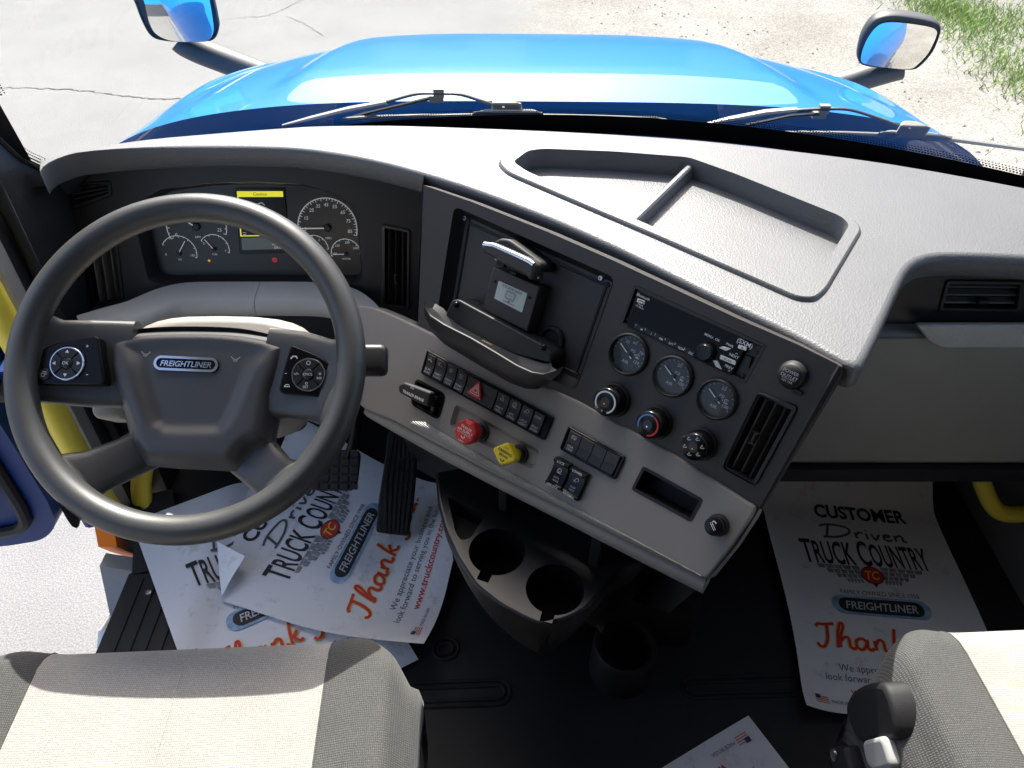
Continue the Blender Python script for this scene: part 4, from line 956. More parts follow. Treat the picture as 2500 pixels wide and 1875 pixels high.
# ---- radio
rq = quad(FACE.uvs(rad, -0.004))
radio = thing('car_radio', 'black single slot radio with white buttons in the centre panel', 'radio', FACE.pt(*rq(.5, 1)))
mb = MB(); h = offset(ccw(rad_h), -0.0004); mb.loft([[FACE.pt(u, v, -0.05) for u, v in h], [FACE.pt(u, v, 0.0008) for u, v in h], [FACE.pt(u, v, 0.0008) for u, v in offset(h, -0.004)], [FACE.pt(u, v, -0.006) for u, v in offset(h, -0.006)]], cap0=False, cap1=False); mb.flat(FACE, offset(h, -0.006), -0.006); obj('surround', mb, BLACK, radio, 30)
fp = roundpoly([rq(.07, .06), rq(.90, .06), rq(.90, .95), rq(.07, .95)], 0.003)
mb = MB(); mb.prism(FACE, fp, -0.006, 0.002, 0.002); body = obj('faceplate', mb, RADIOB, radio)
rw = 0.0026
def zpoly(pts): return FACE.uvs([Z3(*p) for p in pts], rw)
for nm, pts in (('phone_button', [(695, 345), (775, 375), (765, 415), (685, 385)]), ('power_button', [(1570, 880), (1620, 865), (1705, 890), (1650, 915)]), ('scan_button', [(1590, 955), (1755, 1025), (1750, 1070), (1580, 1000)]),
                ('back_button', [(1505, 1015), (1555, 1020), (1605, 1118), (1540, 1085)]), ('source_button', [(1785, 845), (1875, 875), (1865, 915), (1775, 885)])):
    mb = MB(); mb.prism(FACE, roundpoly(zpoly(pts), 0.0012), 0.001, 0.0036, 0.0006); obj(nm, mb, PWHITE, radio)
for k, (x, y) in enumerate([(715, 668), (817, 715), (925, 770), (1033, 822), (1140, 872), (1245, 925)]):
    p = FACE.uv(*Z3(x, y), rw); mb = MB(); rot = -0.03; mb.prism(FACE.sub(*p, 0.001, rot), rrect(0.019, 0.008, 0.001), 0, 0.002, 0.0006); bt = obj('preset_button', mb, GLOSSB, radio)
    mb = MB(); mb.text(FACE, str(k + 1), p[0] - 0.007, p[1] + 0.002, 0.0045, 0.0035); mb.text(FACE, ['M', '/', 'FM', 'RPT', 'RDM', 'ESC'][k], p[0] + 0.004, p[1] - 0.0005, 0.0045, 0.0035, bold=.01); obj('lettering', mb, PWHITE, bt, 0)
ku, kv = FACE.uv(*Z3(1420, 930), 0.008); mb = MB(); mb.lathe(FACE.sub(ku, kv, 0.001), [(0.0155, 0), (0.015, 0.003), (0.0125, 0.004), (0.012, 0.011), (0.0105, 0.013), (0.006, 0.0125)], 28); kn = obj('volume_knob', mb, GLOSSB, radio)
mb = MB()
LEFTT = (('Bluetooth', 755, 330, .0055), ('Pause', 725, 415, .004), ('>2 Mute', 715, 440, .004))
for s, x, y, sz in (('MENU . OK', 1500, 768, .0048), ('PWR', 1690, 853, .005), ('NEXT', 1735, 970, .0055), ('PREV', 1680, 1090, .0055), ('(SXM)', 1853, 830, .009)):
    mb.text(FACE, s, *FACE.uv(*Z3(x, y), rw), sz, rw, bold=0.008, rot=-0.02)
for cx, cy, sgn in ((1762, 945, 1), (1682, 1128, -1)):
    u, v = FACE.uv(*Z3(cx, cy), rw); mb.ribbon(FACE, [(u - .0016, v - .0007 * sgn), (u, v + .0009 * sgn), (u + .0016, v - .0007 * sgn)], .0006, rw)
obj('lettering', mb, PWHITE, body, 0)
mb = MB()
for s, x, y, sz in LEFTT: mb.text(FACE, s, *FACE.uv(*Z3(x, y), rw), sz, rw, bold=0.008, rot=-0.02)
obj('lettering', mb, PWHITE, body, 0)
mb = MB(); u, v = FACE.uv(*Z3(730, 380), .004); mb.ribbon(FACE, [(u - .004, v - .001), (u - .002, v + .001), (u + .002, v + .001), (u + .004, v - .001)], .0012, .0041); obj('symbol', mb, PBLACK, body, 0)
mb = MB(); mb.text(FACE, 'SCAN', *FACE.uv(*Z3(1665, 1012), .004), .0045, .0041); obj('lettering', mb, PBLACK, body, 0); mb = MB(); mb.text(FACE, 'A', *FACE.uv(*Z3(1825, 880), .004), .005, .0041); obj('lettering', mb, PBLACK, body, 0)
sp_ = FACE.uvs([Z3(1870, 960), Z3(1935, 985), Z3(1900, 1100), Z3(1840, 1075)], -0.003); mb = MB(); mb.prism(FACE, sp_, -0.006, 0.0, 0.0006); obj('usb_flap', mb, MATTEB, radio)
for s, t in ((.035, .2), (.035, .8), (.965, .25), (.955, .85)):
    mb = MB(); u, v = rq(s, t); mb.lathe(FACE.sub(u, v, -0.0058), [(0.0028, 0), (0.0028, 0.0012), (.001, .0014)], 10); obj('screw', mb, GLOSSB, radio)

# ---- three air pressure gauges
def air_gauge(c, label, nums, icon):
    r = pxsize(FACE, *c, 51); u, v = FACE.uv(*c, 0.004); fr = FACE.sub(u, v, 0)
    g = thing('air_pressure_gauge', label, 'gauge', FACE.pt(u, v - r), 'air pressure gauges in the centre panel')
    mb = MB(); mb.lathe(fr, [(r, 0), (r, 0.004), (r * .97, 0.007), (r * .90, 0.008), (r * .86, 0.0065), (r * .80, -0.004)], 40, cap1=False); obj('bezel', mb, BLACK, g, 50)
    mb = MB(); mb.lathe(fr, [(r * .82, 0.0002), (r * .82, 0.0004)], 40); dl = obj('dial', mb, DIAL, g)
    mb = MB(); R = r * .78
    for k in range(13):
        a = radians(lerp(175, -25, k / 12)); l = .12 if k % 3 == 0 else .07
        mb.ribbon(fr, [(R * cos(a), R * sin(a)), (R * (1 - l) * cos(a), R * (1 - l) * sin(a))], .0007, .0009)
    for s, a, k in nums: mb.text(fr, s, R * k * cos(radians(a)), R * k * sin(radians(a)), .0068, .0009, shear=.1)
    mb.text(fr, 'PSI', R * .18, R * .30, .0066, .0009); mb.text(fr, 'AIR', -R * .05, -R * .48, .0072, .0009); obj('scale', mb, PGREY, dl, 0)
    mb = MB(); ix, iy = R * .56, R * .12
    arc(mb, fr, ix, iy, .0028, 20, 340, .0006, .0009, 14); mb.ribbon(fr, [(ix, iy - .003), (ix, iy + .003)], .0005, .0009); mb.ribbon(fr, [(ix - .0032, iy - .0034), (ix + .0032, iy - .0034)], .0006, .0009)
    if icon: mb.text(fr, icon, ix - .005, iy, .005, .0009)
    obj('symbol', mb, PWHITE, dl, 0)
    mb = MB(); a = radians(150); mb.ribbon(fr, [(R * .80 * cos(a), R * .80 * sin(a)), (-R * .32 * cos(a), -R * .32 * sin(a))], .0016, .0035); obj('needle', mb, PWHITE, g, 0)
    mb = MB(); mb.lathe(fr, [(R * .16, 0.0004), (R * .16, 0.003), (R * .12, 0.004)], 16); obj('hub', mb, CENTRE, g)
    mb = MB(); mb.lathe(fr, [(r * .85, 0.0055), (r * .6, 0.0062), (r * .3, .0066), (.0004, .0068)], 32); obj('cover_glass', mb, LENS, g, 80)
air_gauge(gc[0], 'air gauge marked 50 to 120, nearest the tablet recess', [('50', 118, .74), ('60', 82, .78), ('70', 30, .78), ('120', -22, .66)], 'd')
air_gauge(gc[1], 'middle air gauge marked 100, between the other two', [('50', 80, .78), ('100', -18, .66)], None)
air_gauge(gc[2], 'air gauge marked 100, nearest the louvred vent', [('50', 80, .78), ('100', -18, .66)], 'L')

# ---- three rotary climate knobs
def climate_knob(c, label, kind):
    H = 0.030; u, v = FACE.uv(*c, H); fr = FACE.sub(u, v, 0); r = pxsize(FACE, *c, 31, H)
    g = thing('climate_knob', label, 'knob', FACE.pt(u, v), 'rotary climate knobs in the centre panel')
    mb = MB(); mb.lathe(fr, [(r * 1.32, 0), (r * 1.32, .004), (r * 1.24, .007), (r * 1.18, .007)], 36, cap1=False); obj('base_ring', mb, BLACK, g, 50)
    mb = MB(); mb.lathe(fr, [(r * 1.16, .002), (r * 1.14, .010), (r * 1.10, H - .004), (r * 1.04, H - .001), (r * .98, H)], 40); kb = obj('grip', mb, GLOSSB, g, 50)
    w = H + .0005; R = r * .80
    if kind == 'fan':
        mb = MB(); arc(mb, fr, 0, 0, R, 225, -60, .0026, w, 40); mb.ribbon(fr, [(-.002, .004), (-.004, .001), (-.001, .0), (.003, -.001)], .0008, w); mb.text(fr, '*', 0, -R * .95, .008, w + .0002); arc(mb, fr, -R * .62, -R * .78, .0018, 0, 360, .0006, w, 12); obj('white_scale', mb, PWHITE, kb, 0); led = LAMB
    elif kind == 'heat':
        mb = MB(); arc(mb, fr, 0, 0, R, 215, 78, .0024, w, 24); obj('blue_scale', mb, PBLUE, kb, 0)
        mb = MB(); arc(mb, fr, 0, 0, R, 74, -75, .0026, w, 24); obj('red_scale', mb, PRED, kb, 0)
        mb = MB()
        for k in range(6): a = k * pi / 3; mb.ribbon(fr, [(.0008 * cos(a), .004 + .0008 * sin(a)), (.0024 * cos(a), .004 + .0024 * sin(a))], .0005, w)
        obj('symbol', mb, PWHITE, kb, 0); led = LBLUE
    else:
        mb = MB()
        for k in range(6):
            a = radians(205 - k * 60); x, y = R * .86 * cos(a), R * .86 * sin(a)
            mb.ribbon(fr, [(x - .003, y), (x - .001, y - .0012), (x + .001, y - .0004), (x + .003, y + .0012)], .0009, w); arc(mb, fr, x - .0012, y + .0022, .0009, 0, 360, .0007, w, 8)
        mb.ribbon(fr, [(-.003, .004), (.003, .0025), (.004, .0005)], .0012, w); obj('symbol', mb, PWHITE, kb, 0); led = LAMB
    mb = MB(); mb.lathe(fr.sub(0, 0, H), [(r * .40, 0), (r * .39, .0012), (r * .30, .0016), (r * .1, .001)], 24); cb = obj('centre_button', mb, KEYB, g)
    mb = MB(); mb.lathe(fr.sub(-.0005, -.0025, H + .0012), [(.0011, 0), (.0009, .0006)], 10); obj('indicator', mb, led, cb)
    mb = MB(); a = radians({'fan': -95, 'heat': 222, 'air': 185}[kind]); mb.flat(fr, [(r * 1.42 * cos(a) + .0016 * cos(b), r * 1.42 * sin(a) + .0016 * sin(b)) for b in (0, 1.57, 3.14, 4.71)], .0012); obj('index_mark', mb, PWHITE, g, 0)
climate_knob((1478, 982), 'fan knob with a white ring scale', 'fan')
climate_knob((1582, 1038), 'temperature knob with a blue and red ring scale', 'heat')
climate_knob((1693, 1092), 'airflow knob with six white figure symbols', 'air')

# ---- power outlet cap
c = (1930, 917); u, v = FACE.uv(*c, .012); fr = FACE.sub(u, v, 0); r = pxsize(FACE, *c, 33, .012)
po = thing('power_outlet', 'round black power outlet cap above the louvred vent', 'outlet', FACE.pt(u, v))
mb = MB(); mb.lathe(fr, [(r * 1.12, 0), (r * 1.1, .004), (r, .006), (r * .98, .011), (r * .8, .0145), (r * .4, .016), (.001, .0165)], 36); cp = obj('cap', mb, MATTEB, po, 60)
mb = MB(); mb.text(fr, 'POWER', 0, .0055, .0062, .0172); mb.text(fr, 'OUTLET', 0, -.001, .0062, .0168); mb.text(fr, '12V 15A', 0, -.0075, .0042, .0168); mb.ribbon(fr, [(-.009, -.0045), (.009, -.0045)], .0004, .0168); obj('lettering', mb, PGREY, cp, 0)
mb = MB(); mb.prism(FACE.sub(*FACE.uv(1945, 957, .004), 0), rrect(.014, .007, .003), 0, .004, .001); obj('hinge_tab', mb, MATTEB, po)

# ---- switch banks
def bank(c4, cols, label, texts, icons, group=None, hazard=None):
    uv = LOW.uvs(c4, .004); q = quad(uv); root = thing('switch_bank', label, 'switches', LOW.pt(*q(.5, 1)))
    o = roundpoly(uv, .004); mb = MB(); mb.plate(LOW, offset(ccw(o), -.001), [offset(ccw(o), -.0028)], .0055, 0, .004)
    mb.loft([[LOW.pt(a, b, -.002) for a, b in ccw(o)], [LOW.pt(a, b, .0045) for a, b in ccw(o)], [LOW.pt(a, b, .0055) for a, b in offset(ccw(o), -.001)]], cap0=False, cap1=False); mb.flat(LOW, offset(ccw(o), -.0028), .0015); obj('frame', mb, GLOSSB, root, 40)
    for k in range(len(cols) - 1):
        s0, s1 = cols[k] + .004, cols[k + 1] - .004; mid = (s0 + s1) / 2
        A = LOW.pt(*q(s0, .07), .002); 
        def col_pt(s, t, w): return LOW.pt(*q(s, t), w)
        # rocker: two tilted halves meeting in a valley
        rings = []
        for t, w in ((.09, .0064), (.11, .0072), (.40, .0058), (.53, .0046), (.60, .0052), (.88, .0072), (.91, .0062)):
            rings.append([col_pt(s0, t, .0015), col_pt(s0, t, w - .0005), col_pt(s0 + .003, t, w), col_pt(s1 - .003, t, w), col_pt(s1, t, w - .0005), col_pt(s1, t, .0015)])
        mb = MB(); mb.loft(rings); sw = obj('rocker_switch', mb, KEYB, root, 25)
        if texts[k]:
            mb = MB(); l = texts[k].split(' ')
            wd = (V(q(s1, .7)) - V(q(s0, .7))).length
            for j, s in enumerate(l): mb.text(LOW, s, *q(mid, .68 + .13 * j), .0052, .0078, rot=ROTL(q, mid), bold=.006, width=min(wd * .72, .0045 * len(s) * .8))
            obj('lettering', mb, PGREY, sw, 0)
        if icons[k]:
            mb = MB(); u, v = q(mid, .28); f2 = LOW.sub(u, v, 0, ROTL(q, mid)); icon(mb, f2, icons[k], .0082); obj('symbol', mb, PGREY, sw, 0)
    if hazard:
        u, v = q(hazard, .50); f2 = LOW.sub(u, v, .004, ROTL(q, hazard)); s = .0185
        tri = roundpoly([(0, s), (-s * .9, -s * .62), (s * .9, -s * .62)], .004)
        mb = MB(); mb.prism(f2, tri, 0, .006, .0018); hz = obj('hazard_button', mb, REDK, root, 50)
        mb = MB()
        for k in (.58, .30):
            t = [(0, s * k), (-s * .9 * k, -s * .62 * k), (s * .9 * k, -s * .62 * k)]
            for i in range(3): mb.ribbon(f2, [t[i], t[(i + 1) % 3]], .0010, .0065)
        obj('symbol', mb, PWHITE, hz, 0)
    return root
def ROTL(q, s): a, b = q(s - .05, .5), q(s + .05, .5); return atan2(b[1] - a[1], b[0] - a[0])
def icon(mb, f, kind, w):
    if kind == 'dome':
        mb.ribbon(f, [(-.004, .002), (.004, .002), (.002, -.001), (-.002, -.001), (-.004, .002)], .0006, w)
        for k in range(5): a = radians(210 + 30 * k); mb.ribbon(f, [(.0022 * cos(a), -.001 + .0022 * sin(a)), (.0042 * cos(a), -.001 + .0042 * sin(a))], .0005, w)
    elif kind == 'sun':
        arc(mb, f, 0, 0, .0018, 0, 360, .0006, w, 12)
        for k in range(8): a = k * pi / 4; mb.ribbon(f, [(.0026 * cos(a), .0026 * sin(a)), (.0042 * cos(a), .0042 * sin(a))], .0005, w)
    elif kind == 'bed':
        mb.ribbon(f, [(-.004, .001), (-.004, -.003)], .0008, w); mb.ribbon(f, [(-.004, -.001), (-.001, -.0005), (.003, -.002), (.004, -.003)], .0012, w); mb.ribbon(f, [(-.002, .003), (.002, .003), (.001, .0018), (-.001, .0018), (-.002, .003)], .0005, w)
    elif kind == 'moon':
        arc(mb, f, -.002, .001, .0022, 60, 300, .0009, w, 10); mb.ribbon(f, [(.001, -.001), (.004, -.001), (.003, -.003), (.002, -.003)], .0007, w)
    elif kind == 'tyre':
        arc(mb, f, 0, 0, .0036, 0, 360, .0006, w, 16); arc(mb, f, 0, 0, .002, 0, 360, .0005, w, 12); mb.ribbon(f, [(-.004, -.004), (.005, -.0042)], .0006, w)
    elif kind == 'lamp':
        arc(mb, f, .0015, .001, .0026, -60, 200, .0007, w, 14); mb.ribbon(f, [(-.001, 0), (-.0045, -.002)], .0006, w); mb.ribbon(f, [(-.0005, -.001), (-.003, -.0035)], .0006, w); mb.ribbon(f, [(.001, -.0018), (.0005, -.004)], .0006, w)
    elif kind == 'car':
        mb.ribbon(f, [(-.0035, -.003), (-.0035, -.0015), (-.0015, 0), (.001, 0), (.0035, -.0015), (.0035, -.003), (-.0035, -.003)], .0006, w); mb.ribbon(f, [(-.002, .004), (.002, .004), (.0008, .0022), (-.0008, .0022), (-.002, .004)], .0005, w)
    elif kind == 'brake':
        arc(mb, f, 0, 0, .0026, 0, 360, .0006, w, 14); arc(mb, f, 0, 0, .0042, 130, 230, .0006, w, 8); arc(mb, f, 0, 0, .0042, -50, 50, .0006, w, 8); mb.ribbon(f, [(-.0034, .0036), (.0034, -.0036)], .0007, w)
    else: mb.text(f, kind, 0, 0, .005, w)
cols1 = [.02, .095, .19, .275, .36, .60, .695, .785, .875, .955]
bank([(1043, 854), (1352, 1019), (1329, 1076), (1027, 911)], cols1, 'long black bank of rocker switches with a red hazard triangle', ['SLPR DOME', 'AMBT LIGHT', 'LIGHT TEST', 'DOME LIGHT', None, 'FOOT WELL', 'ATC SPIN', 'UTLY LIGHT', 'ENG SHTDN'],
     ['bed', 'moon', 'sun', 'dome', None, 'car', 'tyre', 'lamp', 'OVER'], hazard=.455)
bank([(1388, 1040), (1527, 1116), (1501, 1172), (1366, 1096)], [.06, .28, .50, .72, .94], 'short black bank of four rocker switches, mostly blank', ['HSA OFF', None, None, None], ['brake', None, None, None])
# ---- pair of guarded toggle switches
def toggle(c4, label, top, mid_, bot, ic):
    uv = LOW.uvs(c4, .008); q = quad(uv); r = thing('guarded_switch', label, 'switch', LOW.pt(*q(.5, 1)), 'guarded switches below the short bank')
    rings = []
    for t, w in ((0, .006), (.02, .014), (.10, .016), (.17, .015), (.20, .010), (.50, .0075), (.86, .011), (.90, .013), (.98, .012), (1.0, .005)):
        rings.append([LOW.pt(*q(0, t), -.002), LOW.pt(*q(0, t), w - .001), LOW.pt(*q(.05, t), w), LOW.pt(*q(.95, t), w), LOW.pt(*q(1, t), w - .001), LOW.pt(*q(1, t), -.002)])
    mb = MB(); mb.loft(rings); b = obj('rocker', mb, GLOSSB, r, 25); rot = ROTL(q, .5)
    mb = MB(); mb.text(LOW, top, *q(.5, .09), .0052, .0168, rot=rot, bold=.01); mb.text(LOW, bot, *q(.5, .94), .0050, .0140, rot=rot, bold=.01)
    icon(mb, LOW.sub(*q(.5, .38), 0, rot), ic, .0100)
    obj('lettering', mb, PWHITE, b, 0)
    mb = MB()
    for j, s in enumerate(mid_.split()): mb.text(LOW, s, *q(.5, .64 + .11 * j), .0045, .0108, rot=rot)
    obj('small_lettering', mb, PGREY, b, 0)
toggle([(1360, 1114), (1396, 1134), (1370, 1199), (1332, 1180)], 'guarded black switch lettered LOCK and UNLOCK', 'LOCK', 'INTR AXLE', 'UNLOCK', 'tyre')
toggle([(1398, 1137), (1438, 1159), (1409, 1224), (1373, 1201)], 'guarded black switch lettered LOWER and NORMAL', 'LOWER', 'SUSP HGT', 'NORMAL', 'lamp')
# ---- brake valves
def axis_to(base_px, H): u, v = LOW.uv(*base_px, 0); return u, v
def brake_knob(base, head, label, material, shape, lines, ink, wordmat):
    H = .042; u, v = LOW.uv(*base, -.006); hu, hv = LOW.uv(*head, H); fr0 = LOW.sub((u + hu) / 2, (v + hv) / 2, -.008)
    fr0 = LOW.sub(hu, hv, -.008)
    r = thing('brake_valve_knob', label, 'knob', fr0.pt(0, 0), 'pull knobs for the brakes')
    mb = MB(); mb.lathe(fr0, [(.0165, 0), (.0165, .004), (.0145, .0055), (.0125, .0055), (.0125, .012), (.0115, .0125)], 28); obj('collar', mb, BLACK, r, 40)
    mb = MB(); mb.lathe(fr0, [(.0095, .006), (.0095, .032), (.013, .038), (.0135, .042)], 24); obj('stem', mb, material, r, 40)
    mb = MB(); top = H + .008; mb.prism(fr0, shape, .034, top, .003); hd = obj('head', mb, material, r, 50)
    mb = MB()
    for s, y, sz, b in lines: mb.text(fr0, s, 0, y, sz, top + .0004, bold=b)
    mb.ribbon(fr0, [(-.004, -.0085), (-.001, -.0105), (.003, -.0105), (.004, -.0085), (.002, -.0072)], .0016, top + .0004)
    obj('lettering', mb, ink, hd, 0)
octo = [(.0215 * cos(radians(22.5 + 45 * k)), .0215 * sin(radians(22.5 + 45 * k))) for k in range(8)]
brake_knob((1163, 1043), (1135, 1054), 'red octagonal pull knob lettered TRAILER AIR SUPPLY', REDK, roundpoly(octo, .003), [('TRAILER', .0065, .0062, .012), ('AIR SUPPLY', .0005, .0062, .012), ('NOT FOR PARKING', -.0042, .0032, 0), ('PUSH', .0150, .0036, 0), ('SUPPLY', -.0160, .0036, 0)], PWHITE, None)
dia = [(.0225 * cos(radians(8 + 90 * k)), .0225 * sin(radians(8 + 90 * k))) for k in range(4)]
_h = LOW.uv(1231, 1110, .042); dia = [(q[0] - _h[0], q[1] - _h[1]) for q in LOW.uvs([(1000 + .1808 * x, 850 + .1808 * y) for x, y in [(1110, 1350), (1330, 1265), (1435, 1520), (1220, 1600)]], .042)]
brake_knob((1255, 1100), (1231, 1110), 'yellow diamond pull knob lettered PARKING BRAKE', YELK, roundpoly(dia, .006), [('PARKING', .0045, .0066, .012), ('BRAKE', -.0020, .0058, .008), ('PUSH', .0115, .0034, 0), ('TO RELEASE', -.0155, .0034, 0)], PBLACK, None)
# ---- trailer brake lever
tl = thing('trailer_brake_lever', 'black trailer brake hand lever poking from its square pocket', 'lever', LOW.pt(*LOW.uv(1040, 990)))
LW = .030; body = [(971, 940), (985, 932), (1052, 957), (1045, 994), (1020, 984), (972, 958)]
mb = MB(); mb.prism(LOW, roundpoly(LOW.uvs(body, LW), .005), LW - .014, LW, .004); pd = obj('paddle', mb, MATTEB, tl, 50)
c1 = LOW.uv(1040, 978, LW - .01); mb = MB(); mb.tube([LOW.pt(*c1, LW - .012), LOW.pt(c1[0] + .008, c1[1], -.02), LOW.pt(c1[0] + .010, c1[1], -.036)], [.012, .010, .012], 12, sq=.7); obj('shank', mb, GLOSSB, tl)
a, b = LOW.uv(985, 952, LW), LOW.uv(1040, 978, LW); rt = atan2(b[1] - a[1], b[0] - a[0])
mb = MB(); mb.text(LOW, 'TRAILER BRAKE', *LOW.uv(1009, 966, LW), .0068, LW + .0006, rot=rt, width=.048, bold=.006); icon(mb, LOW.sub(*LOW.uv(1008, 945, LW), 0, rt), 'car', LW + .0006); obj('lettering', mb, PWHITE, pd, 0)
mb = MB(); g4 = LOW.uvs([(1062, 965), (1070, 969), (1055, 1018), (1047, 1014)], -.02); mb.prism(LOW, g4, -.038, -.018, .002); obj('gate_strip', mb, TAUPE, tl)
# ---- cigarette lighter
H = .028; hu, hv = LOW.uv(1741, 1286, H); fr = LOW.sub(hu, hv, 0); r = pxsize(LOW, 1741, 1286, 25, H)
cl_ = thing('cigarette_lighter', 'round black cigarette lighter knob at the panel corner', 'lighter', fr.pt(0, 0))
mb = MB(); mb.lathe(fr, [(r * 1.12, 0), (r * 1.12, .004), (r, .006), (r * .92, .008)], 32); obj('socket', mb, MATTEB, cl_, 40)
mb = MB(); mb.lathe(fr, [(r * .90, .006), (r * .90, .011), (r * .82, .012), (r * .82, .015), (r * .94, .017), (r * .95, H - .004), (r * .88, H - .001), (r * .7, H)], 32); kb = obj('plug', mb, GLOSSB, cl_, 40)
mb = MB(); rt = radians(-38)
fq = fr.sub(0, 0, H + .0004, rt); mb.ribbon(fq, [(-.006, -.0012), (.005, -.0012), (.005, .0012), (-.006, .0012), (-.006, -.0012)], .0007, 0); mb.ribbon(fq, [(-.003, -.0012), (-.003, .0012)], .0007, 0); mb.ribbon(fq, [(-.006, .002), (-.0065, .0045), (-.004, .006), (-.002, .0055)], .0016, 0); obj('symbol', mb, PWHITE, kb, 0)

# ---- tablet dock
def Z8(x, y): return (1050 + x * .24110, 550 + y * .24110)
dock = thing('tablet_dock', 'black tablet dock with chrome edged clamp and white sticker in the recess', 'tablet dock', FACE.pt(*FACE.uv(1200, 860, .01)))
def fz(pts, w): return FACE.uvs([Z8(*p) for p in pts], w)
mb = MB(); mb.prism(FACE, fz([(640, 420), (1110, 620), (980, 1080), (525, 850)], .012), -.021, .012, .002); plate = obj('mount_plate', mb, CENTRE, dock)
mb = MB(); st = fz([(695, 562), (985, 690), (930, 885), (650, 740)], .0125); q = quad(st); mb.prism(FACE, roundpoly(st, .002), .0121, .0127); stk = obj('sticker', mb, mat('sticker_white', (0.62, 0.68, 0.62), 0.5), dock)
rt = ROTL(q, .5); mb = MB(); mb.text(FACE, 'DOCK BEFORE DRIVING', *q(.5, .13), .0056, .0132, rot=rt, width=.040)
fq = FACE.sub(*q(.5, .48), 0, rt); 
for o in (rrect(.019, .013, .002), rrect(.015, .0095, .0012)): mb.ribbon(fq, o + [o[0]], .0006, .0132)
mb.ribbon(FACE.sub(*q(.5, .86), 0, rt), [(-.012, 0), (.012, 0)], .0008, .0132); mb.flat(FACE.sub(*q(.5, .80), 0, rt), [(0, -.002), (.0022, .001), (-.0022, .001)], .0132); mb.text(fq, 'Tablet', 0, 0, .0026, .0132); obj('lettering', mb, PBLACK, stk, 0)
for p in ((660, 570), (1010, 730)):
    mb = MB(); mb.lathe(FACE.sub(*FACE.uv(*Z8(*p), .012), .012), [(.0028, 0), (.0026, .0016), (.001, .002)], 10); obj('screw', mb, GLOSSB, dock)
# clamp housing and jaw
mb = MB(); mb.prism(FACE, roundpoly(fz([(560, 230), (700, 130), (800, 140), (1135, 380), (1130, 470), (1060, 470), (620, 290)], .02), .006), -.02, .020, .004); obj('clamp_housing', mb, MATTEB, dock)
cw = .040; jaw = fz([(515, 225), (555, 165), (640, 185), (1010, 350), (1055, 400), (1045, 480), (1025, 565), (950, 500), (700, 380), (600, 300), (540, 280)], cw)
mb = MB(); mb.prism(FACE, roundpoly(jaw, .004), .010, cw, .004); obj('clamp_jaw', mb, CENTRE, dock, 50)
mb = MB(); A = fz([(540, 172), (640, 186), (760, 238), (900, 300), (1000, 348), (1046, 385)], cw); B = fz([(530, 200), (635, 215), (752, 268), (890, 330), (990, 378), (1036, 412)], cw)
mb.loft([[FACE.pt(a[0], a[1], cw - .010), FACE.pt(a[0], a[1] + .0015, cw - .002), FACE.pt(a[0] * .7 + b[0] * .3, a[1] * .7 + b[1] * .3, cw + .001), FACE.pt(*b, cw + .0006)] for a, b in zip(A, B)], closed=False); obj('chrome_edge', mb, CHROME, dock, 60)
for p in ((668, 342), (1082, 535)):
    mb = MB(); mb.lathe(FACE.sub(*FACE.uv(*Z8(*p), .024), .016), [(.0030, 0), (.0030, .008), (.0022, .009), (.0012, .0085)], 12); obj('bolt', mb, BRASS, dock)
mb = MB(); mb.prism(FACE, fz([(820, 460), (890, 480), (885, 510), (815, 490)], .013), .012, .017, .001); mb.prism(FACE, fz([(700, 340), (780, 370), (770, 430), (695, 400)], .013), .012, .02, .001); obj('latch', mb, GLOSSB, dock)
# tray: back wall, floor, scooped lip
def ZZ(x, y): return (800 + x * .40687, 450 + y * .40687)
bw = .026; backp = FACE.uvs([ZZ(*p) for p in [(745, 695), (780, 690), (1290, 965), (1335, 1010), (1335, 1075), (1120, 1020), (860, 900), (700, 800)]], bw)
mb = MB(); mb.prism(FACE, roundpoly(backp, .006), -.02, bw, .002); obj('tray_back', mb, BLACK, dock)
rimpx = [(585, 705), (640, 712), (720, 735), (700, 800), (860, 895), (1120, 1015), (1330, 1080), (1400, 1085), (1405, 1100), (1290, 1130), (1140, 1100), (860, 935), (700, 850), (600, 780)]
front_px = [(583, 705), (590, 740), (620, 785), (700, 838), (860, 918), (1000, 1000), (1140, 1085), (1230, 1125), (1300, 1135), (1370, 1115), (1412, 1088)]
inner_px = [(640, 715), (690, 745), (720, 780), (780, 830), (870, 880), (1000, 950), (1130, 1015), (1230, 1055), (1290, 1075), (1325, 1075), (1335, 1062)]
tw = .078
A = [FACE.uv(*ZZ(*p), tw) for p in front_px]; I = [FACE.uv(*ZZ(*p), bw) for p in inner_px]
prof_rows = []
for k, (a, i) in enumerate(zip(A, I)):
    th = .020 + .012 * sin(k / 10 * pi); a = V(a); i = V(i)
    prof_rows.append([FACE.pt(*i, bw - .002), FACE.pt(*(i * .8 + a * .2 - V((0, th * .45))), bw + .006), FACE.pt(*(i * .35 + a * .65 - V((0, th * .5))), lerp(bw, tw, .6)), FACE.pt(*(a - V((0, .004))), tw - .005), FACE.pt(*a, tw - .001), FACE.pt(*(a - V((0, .001))), tw + .002), FACE.pt(*(a - V((0, th * .6))), tw - .002), FACE.pt(*(a * .6 + i * .4 - V((0, th * 1.25))), lerp(bw, tw, .55)), FACE.pt(*(i - V((0, th * 1.2))), 0)])
mb = MB(); mb.loft(prof_rows, closed=False); obj('tray_scoop', mb, BLACK, dock, 50)
for p in ((775, 722), (1300, 978)):
    mb = MB(); mb.lathe(FACE.sub(*FACE.uv(*ZZ(*p), bw), bw), [(.0055, 0), (.0052, .003), (.003, .0055), (.0005, .006)], 14); obj('locator_stud', mb, GLOSSB, dock, 70)
